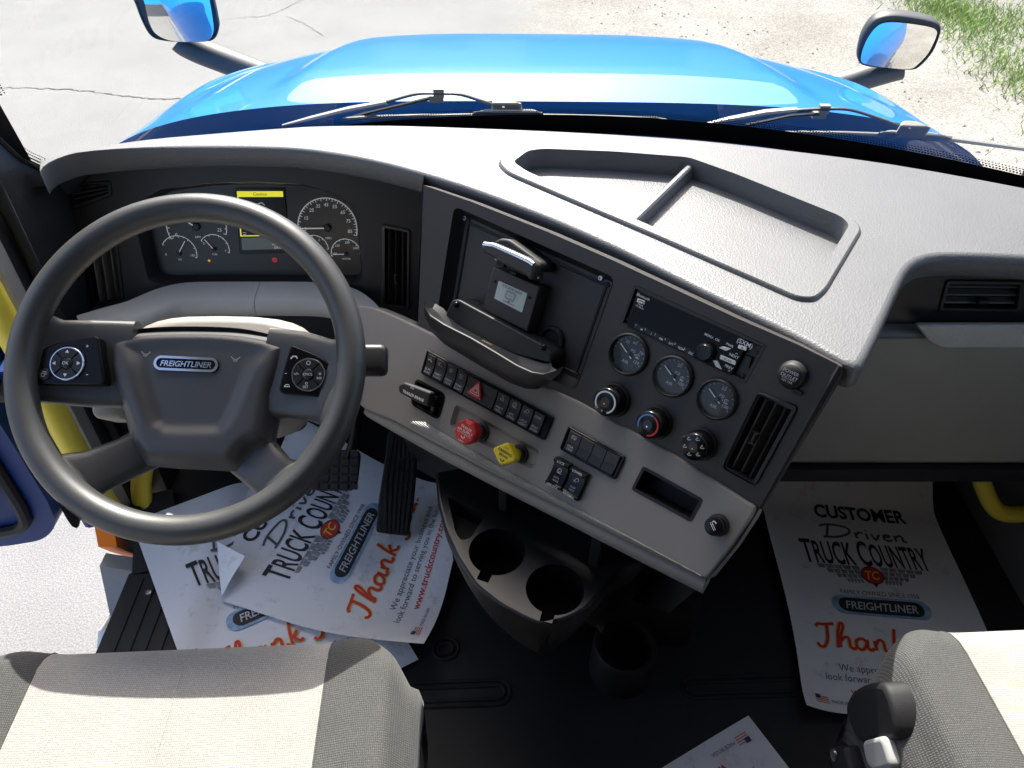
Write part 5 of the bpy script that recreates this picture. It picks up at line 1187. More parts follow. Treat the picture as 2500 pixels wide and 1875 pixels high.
for k in range(10):
    t = k / 9; a = FACE.uv(*ZZ(lerp(925, 1025, t), lerp(938, 988, t)), .05); mb = MB(); mb.lathe(FACE.sub(*a, .044), [(.0009, 0), (.0009, .004), (.0004, .005)], 6); obj('contact_pin', mb, BRASS, dock)
mb = MB(); u, v = FACE.uv(1338, 832, -.01); mb.lathe(FACE.sub(u, v, -.022), [(.024, 0), (.024, .006), (.021, .009), (.017, .008), (.015, .002)], 28); obj('cable_grommet', mb, RUBBER, dock, 60)
# ================================================================== STEERING WHEEL
WE = radians(51); wc = CAM + ray(457, 888) * 1.0
WH = Frame(wc, (1, 0, 0), (0, -cos(WE), sin(WE)))
def Z4(x, y): return (x * .40687, 600 + y * .40687)
def wuv(pts, w=0.0): return WH.uvs([Z4(*p) for p in pts], w)
wheel = thing('steering_wheel', 'black four spoke truck steering wheel with round rim', 'steering wheel', WH.pt(0, -0.23, -0.1))
mb = MB(); RR = 0.2105; seg = 120; rings = []
for k in range(seg + 1):
    a = 2 * pi * k / seg; c, s = cos(a), sin(a); r1 = 0.0188; rings.append([WH.pt((RR + r1 * cos(b)) * c, (RR + r1 * cos(b)) * s, 0.0205 * sin(b)) for b in [2 * pi * j / 20 for j in range(20)]])
mb.loft(rings, cap0=False, cap1=False); obj('rim', mb, WHEEL, wheel, 80)
# hub: lofted cover with a soft inner dish
hubp = [(600, 545), (640, 510), (740, 480), (900, 462), (1150, 458), (1400, 470), (1600, 510), (1735, 552), (1762, 575), (1730, 660), (1690, 800), (1660, 890), (1640, 1000), (1615, 1120), (1598, 1190), (1500, 1225), (1440, 1300), (1385, 1348), (1250, 1342), (1000, 1330), (845, 1310), (800, 1270), (745, 1190), (735, 1110), (700, 990), (640, 860), (615, 800), (592, 640)]
hw = wuv(hubp, -.02); hub_o = ccw(smooth(hw, 4, True))
innp = [(770, 575), (1150, 545), (1520, 590), (1560, 640), (1500, 720), (1440, 860), (1370, 1020), (1320, 1085), (1260, 1110), (1000, 1110), (930, 1085), (880, 1040), (820, 860), (770, 700), (740, 620)]
hub_i = ccw(smooth(wuv(innp, -.01), 6, True))
cuv = V((sum(p[0] for p in hub_o) / len(hub_o), sum(p[1] for p in hub_o) / len(hub_o)))
# height field of the airbag cover
def inside(p, poly):
    c = False; n = len(poly)
    for i in range(n):
        (x1, y1), (x2, y2) = poly[i], poly[(i + 1) % n]
        if (y1 > p[1]) != (y2 > p[1]) and p[0] < (x2 - x1) * (p[1] - y1) / (y2 - y1) + x1: c = not c
    return c
def dist(p, poly):
    m = 9
    for i in range(len(poly)):
        a, b = V(poly[i]), V(poly[(i + 1) % len(poly)]); d = b - a; t = max(0, min(1, (V(p) - a).dot(d) / max(1e-12, d.dot(d)))); m = min(m, (V(p) - a - d * t).length)
    return m
HB = -0.018
def hub_h(p):
    do = dist(p, hub_o); h = HB - .020 * (1 - sstep(0, .028, do)) ** 2
    di = dist(p, hub_i); sd = -di if inside(p, hub_i) else di
    h -= 0.0085 * (1 - sstep(-.014, .008, sd))
    h -= 3.6 * max(0, p[1] + .010) ** 2
    return h
rings = []
for w, d in ((-.095, -.012), (-.07, -.004), (-.045, 0)): rings.append([WH.pt(u, v, w) for u, v in offset(hub_o, d)])
mb = MB(); n = len(hub_o); NR = 26
for k in range(NR):
    t = 1 - (k / NR) ** 1.15; rr = []
    for (u, v) in hub_o:
        p = (cuv.x + (u - cuv.x) * t, cuv.y + (v - cuv.y) * t); rr.append(WH.pt(*p, hub_h(p)))
    rings.append(rr)
mb.loft(rings, cap0=False, cap1=True); hub = obj('airbag_cover', mb, AIRBAG, wheel, 70)
# emblem
eu, ev = WH.uv(*Z4(1122, 712), HB - .009); er = WH.uv(*Z4(1330, 725), HB - .009); rt = atan2(er[1] - ev, er[0] - eu) * .7
ef_ = WH.sub(eu, ev, HB - .0095, rt); EW = .0855; EH = .0205
def stadium(w, h, n=14):
    r = h / 2; return [(w / 2 - r + r * cos(a), r * sin(a)) for a in [(-pi / 2 + pi * k / n) for k in range(n + 1)]] + [(-w / 2 + r + r * cos(a), r * sin(a)) for a in [(pi / 2 + pi * k / n) for k in range(n + 1)]]
mb = MB(); mb.prism(ef_, stadium(EW, EH), -.004, .0035, .001); em = obj('emblem', mb, GLOSSB, wheel)
mb = MB(); o1, o2 = stadium(EW - .001, EH - .001), stadium(EW - .008, EH - .0075); mb.plate(ef_, o1, [o2], .0048, .001, .001); obj('emblem_ring', mb, CHROME, em, 30)
mb = MB(); mb.text(ef_, 'FREIGHTLINER', 0, 0, .0105, .0046, shear=.22, bold=.018, width=.067); obj('emblem_lettering', mb, CHROME, em, 0)
for (x, y), sg in (((855, 640), -1), ((1400, 672), 1)):
    u, v = WH.uv(*Z4(x, y), HB); f2 = WH.sub(u, v, hub_h((u, v)) + .0012, rt); mb = MB()
    mb.ribbon(f2, [(-.006 * sg * -1, .003), (-.003 * sg * -1, .0), (.002 * sg * -1, -.001), (.0045 * sg * -1, .0005), (.007 * sg * -1, .0035)][::-1] if False else [(-.006, .003), (-.003, 0), (.001, -.001), (.004, .0005), (.006, .003)], .0009, .001); mb.ribbon(f2, [(-.003, -.0022), (0, -.0032), (.003, -.0022)], .0009, .001); obj('horn_symbol', mb, PGREY, hub, 0)
# spokes: blended slabs from hub to rim
def spoke(path, widths, thick, ws):
    pts = wuv(path, -.02); P = [V(p) for p in pts]; rings = []
    for i, p in enumerate(P):
        t = (P[min(i + 1, len(P) - 1)] - P[max(i - 1, 0)]).normalized(); nn = V((-t.y, t.x)); h = widths[i] / 2; th = thick[i]; w = ws[i]
        ring = []
        for k in range(16):
            b = 2 * pi * k / 16; cx = math.copysign(abs(cos(b)) ** .6, cos(b)); sx = math.copysign(abs(sin(b)) ** .6, sin(b)); q = p + nn * (h * cx); ring.append(WH.pt(q.x, q.y, w + th * sx))
        rings.append(ring)
    mb = MB(); mb.loft(rings); return obj('spoke', mb, WHEEL, wheel, 70)
spoke([(760, 690), (520, 690), (330, 690), (225, 670), (165, 655)], [.118, .118, .112, .118, .135], [.018, .017, .014, .012, .013], [-.045, -.040, -.026, -.010, -.001])
spoke([(1560, 740), (1760, 760), (1920, 800), (2010, 820), (2065, 840)], [.125, .120, .112, .118, .135], [.018, .017, .014, .012, .013], [-.045, -.040, -.026, -.010, -.001])
spoke([(860, 1180), (720, 1260), (560, 1350), (440, 1415), (385, 1445)], [.060, .056, .060, .078, .12], [.016, .015, .014, .013, .014], [-.055, -.046, -.028, -.010, -.002])
spoke([(1440, 1220), (1540, 1310), (1640, 1390), (1710, 1445), (1750, 1480)], [.072, .066, .062, .078, .12], [.016, .015, .014, .013, .014], [-.055, -.046, -.028, -.010, -.002])
# button pods
PW = -0.006
def pod(poly, disc, label, texts, extra):
    pp = roundpoly(wuv(poly, PW), .006); mb = MB(); mb.prism(WH, pp, PW - .02, PW, .002); p = obj('button_pod', mb, GLOSSB, wheel, 50, label=label)
    u, v = WH.uv(*Z4(*disc), PW); fr = WH.sub(u, v, PW); r = .0225
    mb = MB(); mb.lathe(fr, [(r, 0), (r, .002), (r * .95, .0036), (r * .90, .0036)], 36, cap1=False); obj('disc_ring', mb, CHROME, p, 50)
    for k in range(4):
        mb = MB(); a0, a1 = radians(45 + 90 * k + 3), radians(135 + 90 * k - 3); o = [(r * .90 * cos(lerp(a0, a1, j / 8)), r * .90 * sin(lerp(a0, a1, j / 8))) for j in range(9)] + [(r * .36 * cos(lerp(a1, a0, j / 5)), r * .36 * sin(lerp(a1, a0, j / 5))) for j in range(6)]
        mb.prism(fr, o, .0, .0038, .0006); obj('disc_button', mb, KEYB, p, 40)
    mb = MB(); mb.lathe(fr, [(r * .34, 0), (r * .34, .004), (r * .28, .0052), (r * .1, .0056)], 24); obj('centre_button', mb, KEYB, p, 60)
    mb = MB()
    for s, x, y, sz in texts: mb.text(fr, s, x, y, sz, .0062, bold=.006)
    for e in extra: e(mb, fr)
    obj('symbol', mb, PWHITE, p, 0); return p, fr
def tri(x, y, d, s=.003): 
    def f(mb, fr): mb.flat(fr, [(x + s * cos(radians(d + a)), y + s * sin(radians(d + a))) for a in (0, 120, 240)], .0045)
    return f
r_ = .0150
pl, fl_ = pod([(205, 640), (330, 585), (588, 540), (625, 830), (190, 835), (188, 730)], (408, 708), None, [('OK', 0, 0, .0055), ('+', .026, .022, .007), ('-', .029, -.014, .009)], [tri(0, r_, 90), tri(0, -r_, -90), tri(r_, 0, 0), tri(-r_, 0, 180)])
pr, fr_ = pod([(1745, 592), (1900, 655), (2030, 740), (2046, 930), (1860, 900), (1668, 880), (1700, 740)], (1853, 775), None, [('CNCL', 0, 0, .0046), ('SET', -.002, -.0165, .0046), ('RES', .015, -.005, .0042), ('-', -.028, .002, .009)],
                 [lambda mb, fr: mb.ribbon(fr, [(-.024, .021), (-.021, .0245), (-.017, .024), (-.0155, .0215)], .0018, .0008), lambda mb, fr: mb.ribbon(fr, [(-.031, -.0155), (-.029, -.013), (-.025, -.013), (-.0235, -.0155), (-.031, -.0155)], .0010, .0008),
                  lambda mb, fr: arc(mb, fr, 0, .015, .0024, 0, 360, .0008, .0045, 12), lambda mb, fr: arc(mb, fr, .0155, .0008, .0014, 0, 360, .0006, .0045, 10), lambda mb, fr: arc(mb, fr, -.0015, -.0118, .0014, 0, 360, .0006, .0045, 10), lambda mb, fr: mb.ribbon(fr, [(-.018, .001), (-.015, -.0005), (-.015, .002), (-.012, 0)], .0008, .0045)])
for p, c in ((pl, (270, 772)), (pr, (1968, 850))):
    u, v = WH.uv(*Z4(*c), PW); f2 = WH.sub(u, v, PW); mb = MB(); mb.lathe(f2, [(.0078, 0), (.0078, .0012), (.006, .0022), (.002, .0018)], 22); b = obj('page_button', mb, KEYB, p, 60)
    mb = MB(); mb.ribbon(f2, [(-.002, .003), (.003, .003), (.003, -.001)], .0007, .003); mb.ribbon(f2, [(-.003, .001), (.001, .001), (.001, -.003), (-.003, -.003), (-.003, .001)], .0007, .003); obj('symbol', mb, PWHITE, b, 0)
# ---- column shroud and stalks behind the wheel
colm = thing('steering_column', 'light grey steering column shroud behind the wheel hub', 'column', WH.pt(0, -.02, -.45))
def csec(w, hw_, hu, hd, dv=0.0, ex=3.2):
    o = []
    for k in range(32):
        a = 2 * pi * k / 32; c, s = cos(a), sin(a); x = math.copysign(abs(c) ** (2 / ex), c) * hw_; y = math.copysign(abs(s) ** (2 / ex), s) * (hu if s > 0 else hd); o.append(WH.pt(x, y + dv, w))
    return o
mb = MB(); mb.loft([csec(-.100, .115, .062, .07, .015), csec(-.106, .130, .074, .08, .015), csec(-.13, .140, .082, .085, .012), csec(-.20, .120, .085, .09, .008), csec(-.27, .085, .075, .07, .0), csec(-.285, .07, .06, .06, 0)]); obj('shroud', mb, TAUPE, colm, 60)
mb = MB(); mb.loft([csec(-.28, .045, .045, .045), csec(-.46, .045, .045, .045)]); obj('shaft', mb, MATTEB, colm, 60)
mb = MB(); mb.loft([csec(-.094, .095, .06, .06), csec(-.104, .1, .063, .063)]); obj('clock_spring', mb, MATTEB, colm)
mb = MB(); mb.loft([[WH.pt(.105 + x, .045 + y, w) for x, y in rrect(.075 * k, .045 * k, .018 * k)] for w, k in ((-.135, .7), (-.14, .95), (-.16, 1.0), (-.21, 1.0))]); obj('switch_housing', mb, GLIGHT, colm, 60)
sa = WH.uv(915, 880, -.13); mb = MB(); s0 = V((.10, .0)); s1 = V(sa)
mb.tube([WH.pt(*s0, -.15), WH.pt(*(s0 * .4 + s1 * .6), -.14), WH.pt(s1.x - .03, s1.y, -.13)], [.010, .009, .012], 12); obj('stalk', mb, MATTEB, colm, 60)
mb = MB(); mb.loft([[WH.pt(s1.x + x, s1.y + y, -.13 + z) for y, z in rrect(.046 * k, .03 * k, .010 * k)] for x, k in ((-.045, .55), (-.035, .85), (-.02, 1.0), (.010, 1.0), (.016, .9), (.018, .75))]); obj('stalk_end', mb, KEYB, colm, 50)
lb = WH.uv(272, 975, -.11); mb = MB(); mb.loft([[WH.pt(lb[0] + x * k, lb[1] + y * k, w) for x, y in rrect(.05, .055, .012)] for w, k in ((-.16, 1.0), (-.112, 1.0), (-.106, .93), (-.104, .85))]); obj('tilt_lever', mb, TAUPE, colm, 50)
# ================================================================== PEDALS
ap = thing('accelerator_pedal', 'long black accelerator pedal with lengthwise rubber ribs', 'pedal', PZ(960, 1290, 0.0))
pn = V((0.10, -0.72, 0.70)).normalized(); p0 = PZ(965, 1310, 0.045); AP = Frame(p0, (1, 0, 0), pn)
ac = [(955, 1045), (1005, 1040), (1018, 1060), (1018, 1140), (1012, 1215), (998, 1310), (917, 1300), (925, 1215), (940, 1120), (945, 1062)]
po_ = roundpoly(AP.uvs(ac), .008); mb = MB(); mb.prism(AP, po_, -.014, 0, .003); obj('pad', mb, RUBBER, ap, 40)
def edge_at(poly, v):
    xs = []
    for i in range(len(poly)):
        (x1, y1), (x2, y2) = poly[i], poly[(i + 1) % len(poly)]
        if (y1 - v) * (y2 - v) < 0: xs.append(x1 + (x2 - x1) * (v - y1) / (y2 - y1))
    return (min(xs), max(xs)) if len(xs) > 1 else None
vs = [p[1] for p in po_]; v0, v1 = min(vs), max(vs)
for a, b in ((.03, .48), (.50, .58), (.60, .68), (.70, .97)):
    for k in range(6):
        va_, vb_ = lerp(v0, v1, a), lerp(v0, v1, b); ea, eb = edge_at(po_, va_), edge_at(po_, vb_)
        if not ea or not eb: continue
        s = (k + .5) / 6; A = AP.pt(lerp(ea[0] + .004, ea[1] - .004, s), va_, 0); B = AP.pt(lerp(eb[0] + .004, eb[1] - .004, s), vb_, 0)
        mb = MB(); d = (B - A).normalized(); sd = d.cross(pn); mb.loft([[P + sd * x + pn * y for x, y in ((-.0036, -.001), (.0036, -.001), (.0028, .0035), (-.0028, .0035))] for P in (A, B)]); obj('rib', mb, RUBBER, ap, 0)
mb = MB(); mb.tube([AP.pt(.03, v1 * .85, -.01), AP.pt(.045, v1 * .9, -.07), AP.pt(.05, v1 * .8, -.16)], .016, 10); obj('bracket', mb, MATTEB, ap)
bk = thing('brake_pedal', 'square black brake pedal pad with a chequered rubber face', 'pedal', PZ(830, 1150, 0.1))
bn = V((0.05, -0.62, 0.78)).normalized(); q0 = PZ(820, 1195, 0.20); BP = Frame(q0, (1, 0, 0), bn)
bc = [(762, 1098), (872, 1098), (880, 1110), (872, 1180), (860, 1198), (768, 1198), (758, 1180)]
bo = roundpoly(BP.uvs(bc), .008); mb = MB(); mb.prism(BP, bo, -.012, 0, .003); obj('pad', mb, RUBBER, bk, 40)
us = [p[0] for p in bo]; vs = [p[1] for p in bo]
for i in range(5):
    for j in range(5):
        u = lerp(min(us), max(us), (i + .5) / 5); v = lerp(min(vs), max(vs), (j + .5) / 5); mb = MB(); mb.prism(BP.sub(u, v, 0), rrect((max(us) - min(us)) / 5 * .72, (max(vs) - min(vs)) / 5 * .72, .001, 2), -.001, .003, .001); obj('tread_block', mb, RUBBER, bk, 0)
mb = MB(); t0 = BP.pt(.02, (min(vs) + max(vs)) / 2 + .02, -.01); mb.tube(smooth([t0, t0 + V((.012, .06, .03)), t0 + V((.015, .12, .14)), t0 + V((.015, .15, .30))], 5), .010, 10, sq=1.6); obj('arm', mb, MATS['steel'] if False else MATTEB, bk, 60)

# ================================================================== FLOOR PAPERS
def scriptpath(letters):  # hand drawn strokes (x, y) in letter heights
    return [smooth(s, 6) for s in letters]
THANK = scriptpath([[(-.02, .80), (.06, .92), (.25, .93), (.55, .98)], [(.32, .95), (.30, .6), (.24, .25), (.12, .03), (-.02, .04), (-.06, .16)],
    [(.52, .02), (.60, .55), (.72, .98), (.80, 1.02), (.80, .85), (.66, .45), (.60, .05)], [(.62, .25), (.78, .46), (.90, .42), (.90, .12), (1.0, .03), (1.08, .10)],
    [(1.40, .38), (1.28, .46), (1.12, .36), (1.10, .12), (1.22, .02), (1.36, .16), (1.44, .42), (1.42, .12), (1.52, .03), (1.60, .12)], [(1.66, .42), (1.66, .04)], [(1.66, .24), (1.80, .46), (1.92, .40), (1.92, .10), (2.02, .04), (2.10, .12)],
    [(2.20, .02), (2.26, .5), (2.36, .98)], [(2.26, .24), (2.48, .48)], [(2.30, .26), (2.44, .04), (2.56, .08)],
    [(2.90, .92), (2.88, .62), (3.02, .50), (3.22, .68), (3.34, .96)], [(3.34, .96), (3.24, .4), (3.10, -.12), (2.92, -.22), (2.84, -.10)],
    [(3.62, .44), (3.46, .34), (3.46, .10), (3.60, .02), (3.74, .14), (3.74, .36), (3.62, .44)], [(3.88, .44), (3.86, .14), (3.96, .03), (4.10, .16), (4.16, .44), (4.14, .10), (4.24, .04)], [(4.46, 1.0), (4.40, .32)], [(4.37, .10), (4.38, .04)]])
DRIVEN = scriptpath([[(.18, .02), (.32, .9)], [(.0, .80), (.35, .96), (.95, .82), (1.02, .42), (.62, .06), (.05, -.02)], [(1.22, .48), (1.24, .02)], [(1.24, .28), (1.36, .48), (1.50, .46)], [(1.62, .46), (1.62, .02)], [(1.63, .66), (1.65, .72)],
    [(1.80, .46), (1.90, .03), (2.08, .46)], [(2.20, .26), (2.42, .34), (2.38, .48), (2.24, .40), (2.22, .12), (2.36, .02), (2.50, .12)], [(2.62, .46), (2.62, .02)], [(2.62, .28), (2.78, .48), (2.88, .38), (2.88, .06), (3.0, .05)]])
def stad(mb, cx, cy, w, h, fn, n=30):
    o = len(mb.v); r = h / 2
    for k in range(n + 1):
        a = pi * k / n; x = -w / 2 * cos(a) if False else lerp(-w / 2, w / 2, .5 - .5 * cos(a)); e = max(0, abs(x) - (w / 2 - r)); y = sqrt(max(0, r * r - e * e))
        mb.v += [fn(cx + x, cy - y), fn(cx + x, cy), fn(cx + x, cy + y)]
    for k in range(n):
        for j in (0, 1): a = o + k * 3 + j; mb.f.append((a, a + 3, a + 4, a + 1))
def mat_print(fn, sheet, vmax=9, umax=9):
    """the printing of a floor paper: fn(u, v, lift) puts it on the sheet"""
    def at(l): return lambda u, v: fn(u, v, l)
    mb = MB()
    def T(*a, **k): mb.text(None, *a, fn=at(.0012), **k)
    T('CUSTOMER', .226, .493, .050, width=.205, bold=.03); obj('top_lettering', mb, PBLACK, sheet, 0); mb = MB(); T('RUCK', .139, .349, .083, width=.085, bold=.016, align='C', valign='B'); T('T', .082, .349, .088, width=.024, bold=.016, valign='B')
    T('OUNTRY', .278, .349, .083, width=.122, bold=.016, valign='B'); T('C', .203, .349, .092, width=.024, bold=.016, valign='B'); obj('black_lettering', mb, PBLACK, sheet, 0)
    mb = MB()
    for s in DRIVEN: mb.ribbon(None, [(.125 + x * .062, .420 + y * .036) for x, y in s], .0055, 0, fn=at(.0014))
    obj('script_lettering', mb, PDARK, sheet, 0)
    for sg in (-1, 1):
        mb = MB()
        for r in range(4):
            x0 = .205 + sg * .022; x1 = .205 + sg * (.112 - .018 * r); y0 = .346 - .011 * r
            for k in range(5):
                a, b = lerp(x0, x1, k / 5), lerp(x0, x1, (k + .94) / 5); mb.flat(None, [(a, y0), (b, y0), (b - sg * .003, y0 - .0098), (a, y0 - .0098)], 0, fn=at(.0012))
        obj('emblem_wing', mb, PSILVER, sheet, 0)
    mb = MB(); mb.flat(None, [(.205 + .0235 * cos(a), .324 + .0225 * sin(a)) for a in [2 * pi * k / 28 for k in range(28)]], 0, fn=at(.0015)); mb.flat(None, [(.199, .304), (.211, .304), (.205, .293)], 0, fn=at(.0015)); obj('emblem_edge', mb, PBLACK, sheet, 0)
    mb = MB(); mb.flat(None, [(.205 + .0212 * cos(a), .324 + .0202 * sin(a)) for a in [2 * pi * k / 28 for k in range(28)]], 0, fn=at(.0019)); obj('emblem_disc', mb, PRED, sheet, 0)
    mb = MB(); mb.text(None, 'TC', .205, .324, .030, fn=at(.0023), bold=.02, shear=.25, width=.029); obj('emblem_letters', mb, PORANGE, sheet, 0)
    mb = MB(); T2 = lambda *a, **k: mb.text(None, *a, fn=at(.0012), **k)
    T2('FAMILY OWNED SINCE 1958', .206, .279, .016, width=.160); obj('motto_lettering', mb, PDARK, sheet, 0); mb = MB(); T2('We appreciate your business and', .208, .103, .021, width=.250); T2('look forward to serving you in the future.', .205, .082, .021, width=.300); obj('grey_lettering', mb, PDARK, sheet, 0); mb = MB(); T2('MADE IN USA', .082, .027, .010, width=.050)
    obj('origin_lettering', mb, PDARK, sheet, 0)
    st = [(.2 + x, .247 + y) for x, y in stadium(.200, .046)]
    mb = MB(); stad(mb, .2, .247, .200, .046, at(.0012)); obj('badge_border', mb, mat('print_badge_blue', (0.30, 0.44, 0.62), 0.6, vary=0.5, vscale=40), sheet, 0)
    mb = MB(); stad(mb, .2, .247, .172, .034, at(.0017)); obj('badge_field', mb, PBLACK, sheet, 0)
    mb = MB(); mb.text(None, 'FREIGHTLINER', .2, .247, .026, fn=at(.0021), shear=.2, bold=.012, width=.145); obj('badge_lettering', mb, mat('print_chrome_grey', (0.55, 0.56, 0.58), 0.6), sheet, 0)
    for wd_, m_, l in ((.0088, PORANGE, .0012), (.0058, PRED, .0017)):
        mb = MB()
        for s in THANK: mb.ribbon(None, [(.055 + x * .066, .143 + y * .056) for x, y in s], wd_, 0, fn=at(l))
        obj('thank_you_script', mb, m_, sheet, 0)
    mb = MB(); mb.text(None, 'www.truckcountry.com', .205, .055, .024, fn=at(.0012), bold=.015, width=.215); obj('red_lettering', mb, PRED, sheet, 0)
    mb = MB()
    for k in range(4): mb.flat(None, [(.026, .0200 + k * .0045), (.052, .0200 + k * .0045), (.052, .0223 + k * .0045), (.026, .0223 + k * .0045)], 0, fn=at(.0012))
    obj('flag_stripes', mb, mat('print_flag_red', (0.70, 0.25, 0.2), 0.6), sheet, 0)
    mb = MB(); mb.flat(None, [(.026, .029), (.037, .029), (.037, .0385), (.026, .0385)], 0, fn=at(.0016)); obj('flag_canton', mb, mat('print_navy', (0.03, 0.04, 0.12), 0.6), sheet, 0)
def paper_sheet(label, fn, W=.40, H=.58, nu=26, nv=36, skip=None, loc=(0, 0, 0), pr=True):
    r = thing('paper_floor_mat', label, 'paper mat', loc)
    mb = MB(); mb.grid(nu, nv, lambda a, b: fn(a * W, b * H, 0))
    if skip: mb.f = [f for f in mb.f if not skip(*[sum(i[k] for i in [((q // (nv + 1)) / nu * W, (q % (nv + 1)) / nv * H) for q in f]) / 4 for k in (0, 1)])]
    obj('sheet', mb, PAPER, r, 60)
    if pr: mat_print(fn, r)
    return r
def bil(c): return lambda u, v: V((c[0][0] + c[1][0] * u + c[2][0] * v + c[3][0] * u * v, c[0][1] + c[1][1] * u + c[2][1] * v + c[3][1] * u * v, 0))
A_ = bil([(-.2432, .7471), (.18618, 1.03116), (-.95077, .32365), (.47843, .13907)]); B_ = bil([(-.59864, .57923), (.84354, .47226), (-.55703, .87350), (0, 0)])
def wob(u, v, k): return .0016 * sin(u * 15 + k) * cos(v * 11 - k) + .0006 * sin(u * 31 + v * 19 + k)
def paperA(u, v, l):
    p = A_(u, v); z = .016 + wob(u, v, 1) + .085 * (max(0, .16 - u - v * .55) / .16) ** 1.6 + .05 * sstep(.30, .40, u) * sstep(.25, .55, v) + .035 * sstep(.16, .0, v) * sstep(.05, .3, u)
    return V((p.x, p.y, z + l))
def paperB(u, v, l):
    p = B_(u, v); z = .0065 + wob(u, v, 2.2) * .6; z += .021 * sstep(-.66, -.735, p.x); return V((p.x, p.y, z + l * 2.5))
paper_sheet('creased paper floor mat under the pedals, lying over another one', paperA, skip=lambda u, v: v - .445 > (u - .0) * 1.15 + .0, loc=(-.45, 1.0, 0))
sheetA = [o for o in bpy.data.objects if o.name.startswith('paper_floor_mat')][0]
mb = MB(); q = [PZ(x, y, z) for x, y, z in [(530, 1322, .030), (598, 1358, .060), (566, 1410, .050), (541, 1456, .028), (534, 1390, .024)]]; mb.add(q, [(0, 1, 2, 4), (4, 2, 3)]); obj('folded_corner', mb, PAPER, sheetA, 60)
paper_sheet('paper floor mat between the driver seat and sill, mostly covered by another', paperB, loc=(-.6, .9, 0))
pe = V((cos(radians(-5.87)), sin(radians(-5.87)), 0)); pu = V((-pe.y, pe.x, 0)); pO = V((.472, .670, 0)) - pe * .015 - pu * .015
def paperC(u, v, l):
    p = pO + pe * (u + .008 * sin(v * 9)) + pu * v; z = .006 + wob(u, v, .5) + .02 * (max(0, .07 - u) / .07) ** 2 + .018 * (max(0, .06 - v) / .06) ** 2 + .06 * sstep(.50, .62, v)
    return V((p.x, p.y, z + l))
paper_sheet('flat paper floor mat in the passenger footwell', paperC, loc=(.65, .95, 0))
qO = PZ(1827, 1747, .005); qe = (PZ(1615, 1875, .005) - qO).normalized(); qu = V((-qe.y, qe.x, 0))
def paperD(u, v, l):
    p = qO + qe * u + qu * v; return V((p.x, p.y, .0055 + .0012 * sin(u * 20) * cos(v * 17) + l))
paper_sheet('paper floor mat turned backwards on the bare floor between the seats', paperD, loc=tuple(qO))

# ================================================================== CUP HOLDER CONSOLE
cz = 0.35; CT = zframe(cz)
cons = thing('cup_holder_console', 'black console tray with two cup holders under the dashboard', 'console', (.02, .85, 0))
def cpt(l, z=cz): return [(p.x, p.y) for p in (PZ(x, y, z) for x, y in l)]
co = roundpoly(cpt([(1062, 1150), (1068, 1220), (1085, 1290), (1115, 1360), (1160, 1430), (1220, 1478), (1290, 1515), (1325, 1528), (1385, 1512), (1432, 1488), (1475, 1440), (1520, 1380), (1580, 1370), (1540, 1320), (1420, 1265), (1280, 1195), (1160, 1135)]), .012)
ctr = [cpt([(1213, 1346)])[0], cpt([(1355, 1438)])[0]]; cr_ = .0465
holes = []
for (cx, cy), an in zip(ctr, (-1.95, -1.85)):
    h = []
    for k in range(41):
        a = an + .22 + (2 * pi - .44) * k / 40; h.append((cx + cr_ * cos(a), cy + cr_ * sin(a)))
    ext = .062; h += [(cx + ext * cos(an - .16), cy + ext * sin(an - .16)), (cx + ext * cos(an + .16), cy + ext * sin(an + .16))]
    holes.append(h)
pk_ = roundpoly(cpt([(1092, 1212), (1186, 1255), (1150, 1312), (1126, 1320), (1112, 1300)]), .008)
mb = MB(); mb.plate(CT, offset(ccw(co), -.006), holes + [pk_], 0)
rg = []
for k in range(5):
    a = k / 4 * pi / 2; rg.append([CT.pt(u, v, -.006 + .006 * cos(a)) for u, v in offset(ccw(co), -.006 * (1 - sin(a)))])
mb.loft(rg[::-1], cap0=False, cap1=False); obj('tray_top', mb, mat('console_satin_black', (0.012, 0.0125, 0.013), 0.36, vary=.08), cons, 50)
mb = MB(); rg = [[CT.pt(u, v, w) for u, v in offset(ccw(co), d)] for w, d in ((-.005, 0), (-.03, -.002), (-.08, -.014), (-.14, -.035), (-.2, -.06))]; mb.loft(rg[::-1], cap0=False, cap1=False); obj('tray_skirt', mb, CENTRE, cons, 60)
for h in holes:
    h = ccw(h); mb = MB(); mb.loft([[CT.pt(u, v, -.075) for u, v in offset(h, -.006)], [CT.pt(u, v, -.002) for u, v in offset(h, -.0012)], [CT.pt(u, v, .0006) for u, v in h]][::-1], cap0=False, cap1=True); obj('cup_well', mb, GLOSSB, cons, 50)
mb = MB(); h = ccw(pk_); mb.loft([[CT.pt(u, v, -.04) for u, v in h], [CT.pt(u, v, .0004) for u, v in h]][::-1], cap0=False, cap1=True); obj('coin_well', mb, MATTEB, cons, 30)
mb = MB(); b0, b1 = PZ(1075, 1140, cz + .01), PZ(1560, 1350, cz + .01); mb.grid(8, 2, lambda a, b: b0.lerp(b1, a) + V((.0, .03, .14 * b - .02))); obj('rear_wall', mb, BLACK, cons)
for x, y in ((1238, 1195), (1462, 1330)):
    p = PZ(x, y, cz + .04); mb = MB(); mb.prism(Frame(p, V((b1 - b0)).normalized(), (b1 - b0).cross(V((0, 0, 1)))), rrect(.018, .09, .003), -.01, .016, .003); obj('web', mb, BLACK, cons)
mb = MB(); mb.box((.12, 1.05, .15), (.30, .5, .30)); obj('pedestal', mb, MATTEB, cons, 0)
fc = PZ(1527, 1572, .09); fcup = thing('floor_cup_holder', 'large round cup holder ring low in the dark centre floor', 'cup holder', (fc.x, fc.y, 0))
mb = MB(); mb.lathe(zframe(0, (fc.x, fc.y)), [(.062, 0), (.060, .085), (.056, .09), (.051, .089), (.048, .08), (.046, .01)], 36); obj('ring', mb, MATTEB, fcup, 50)

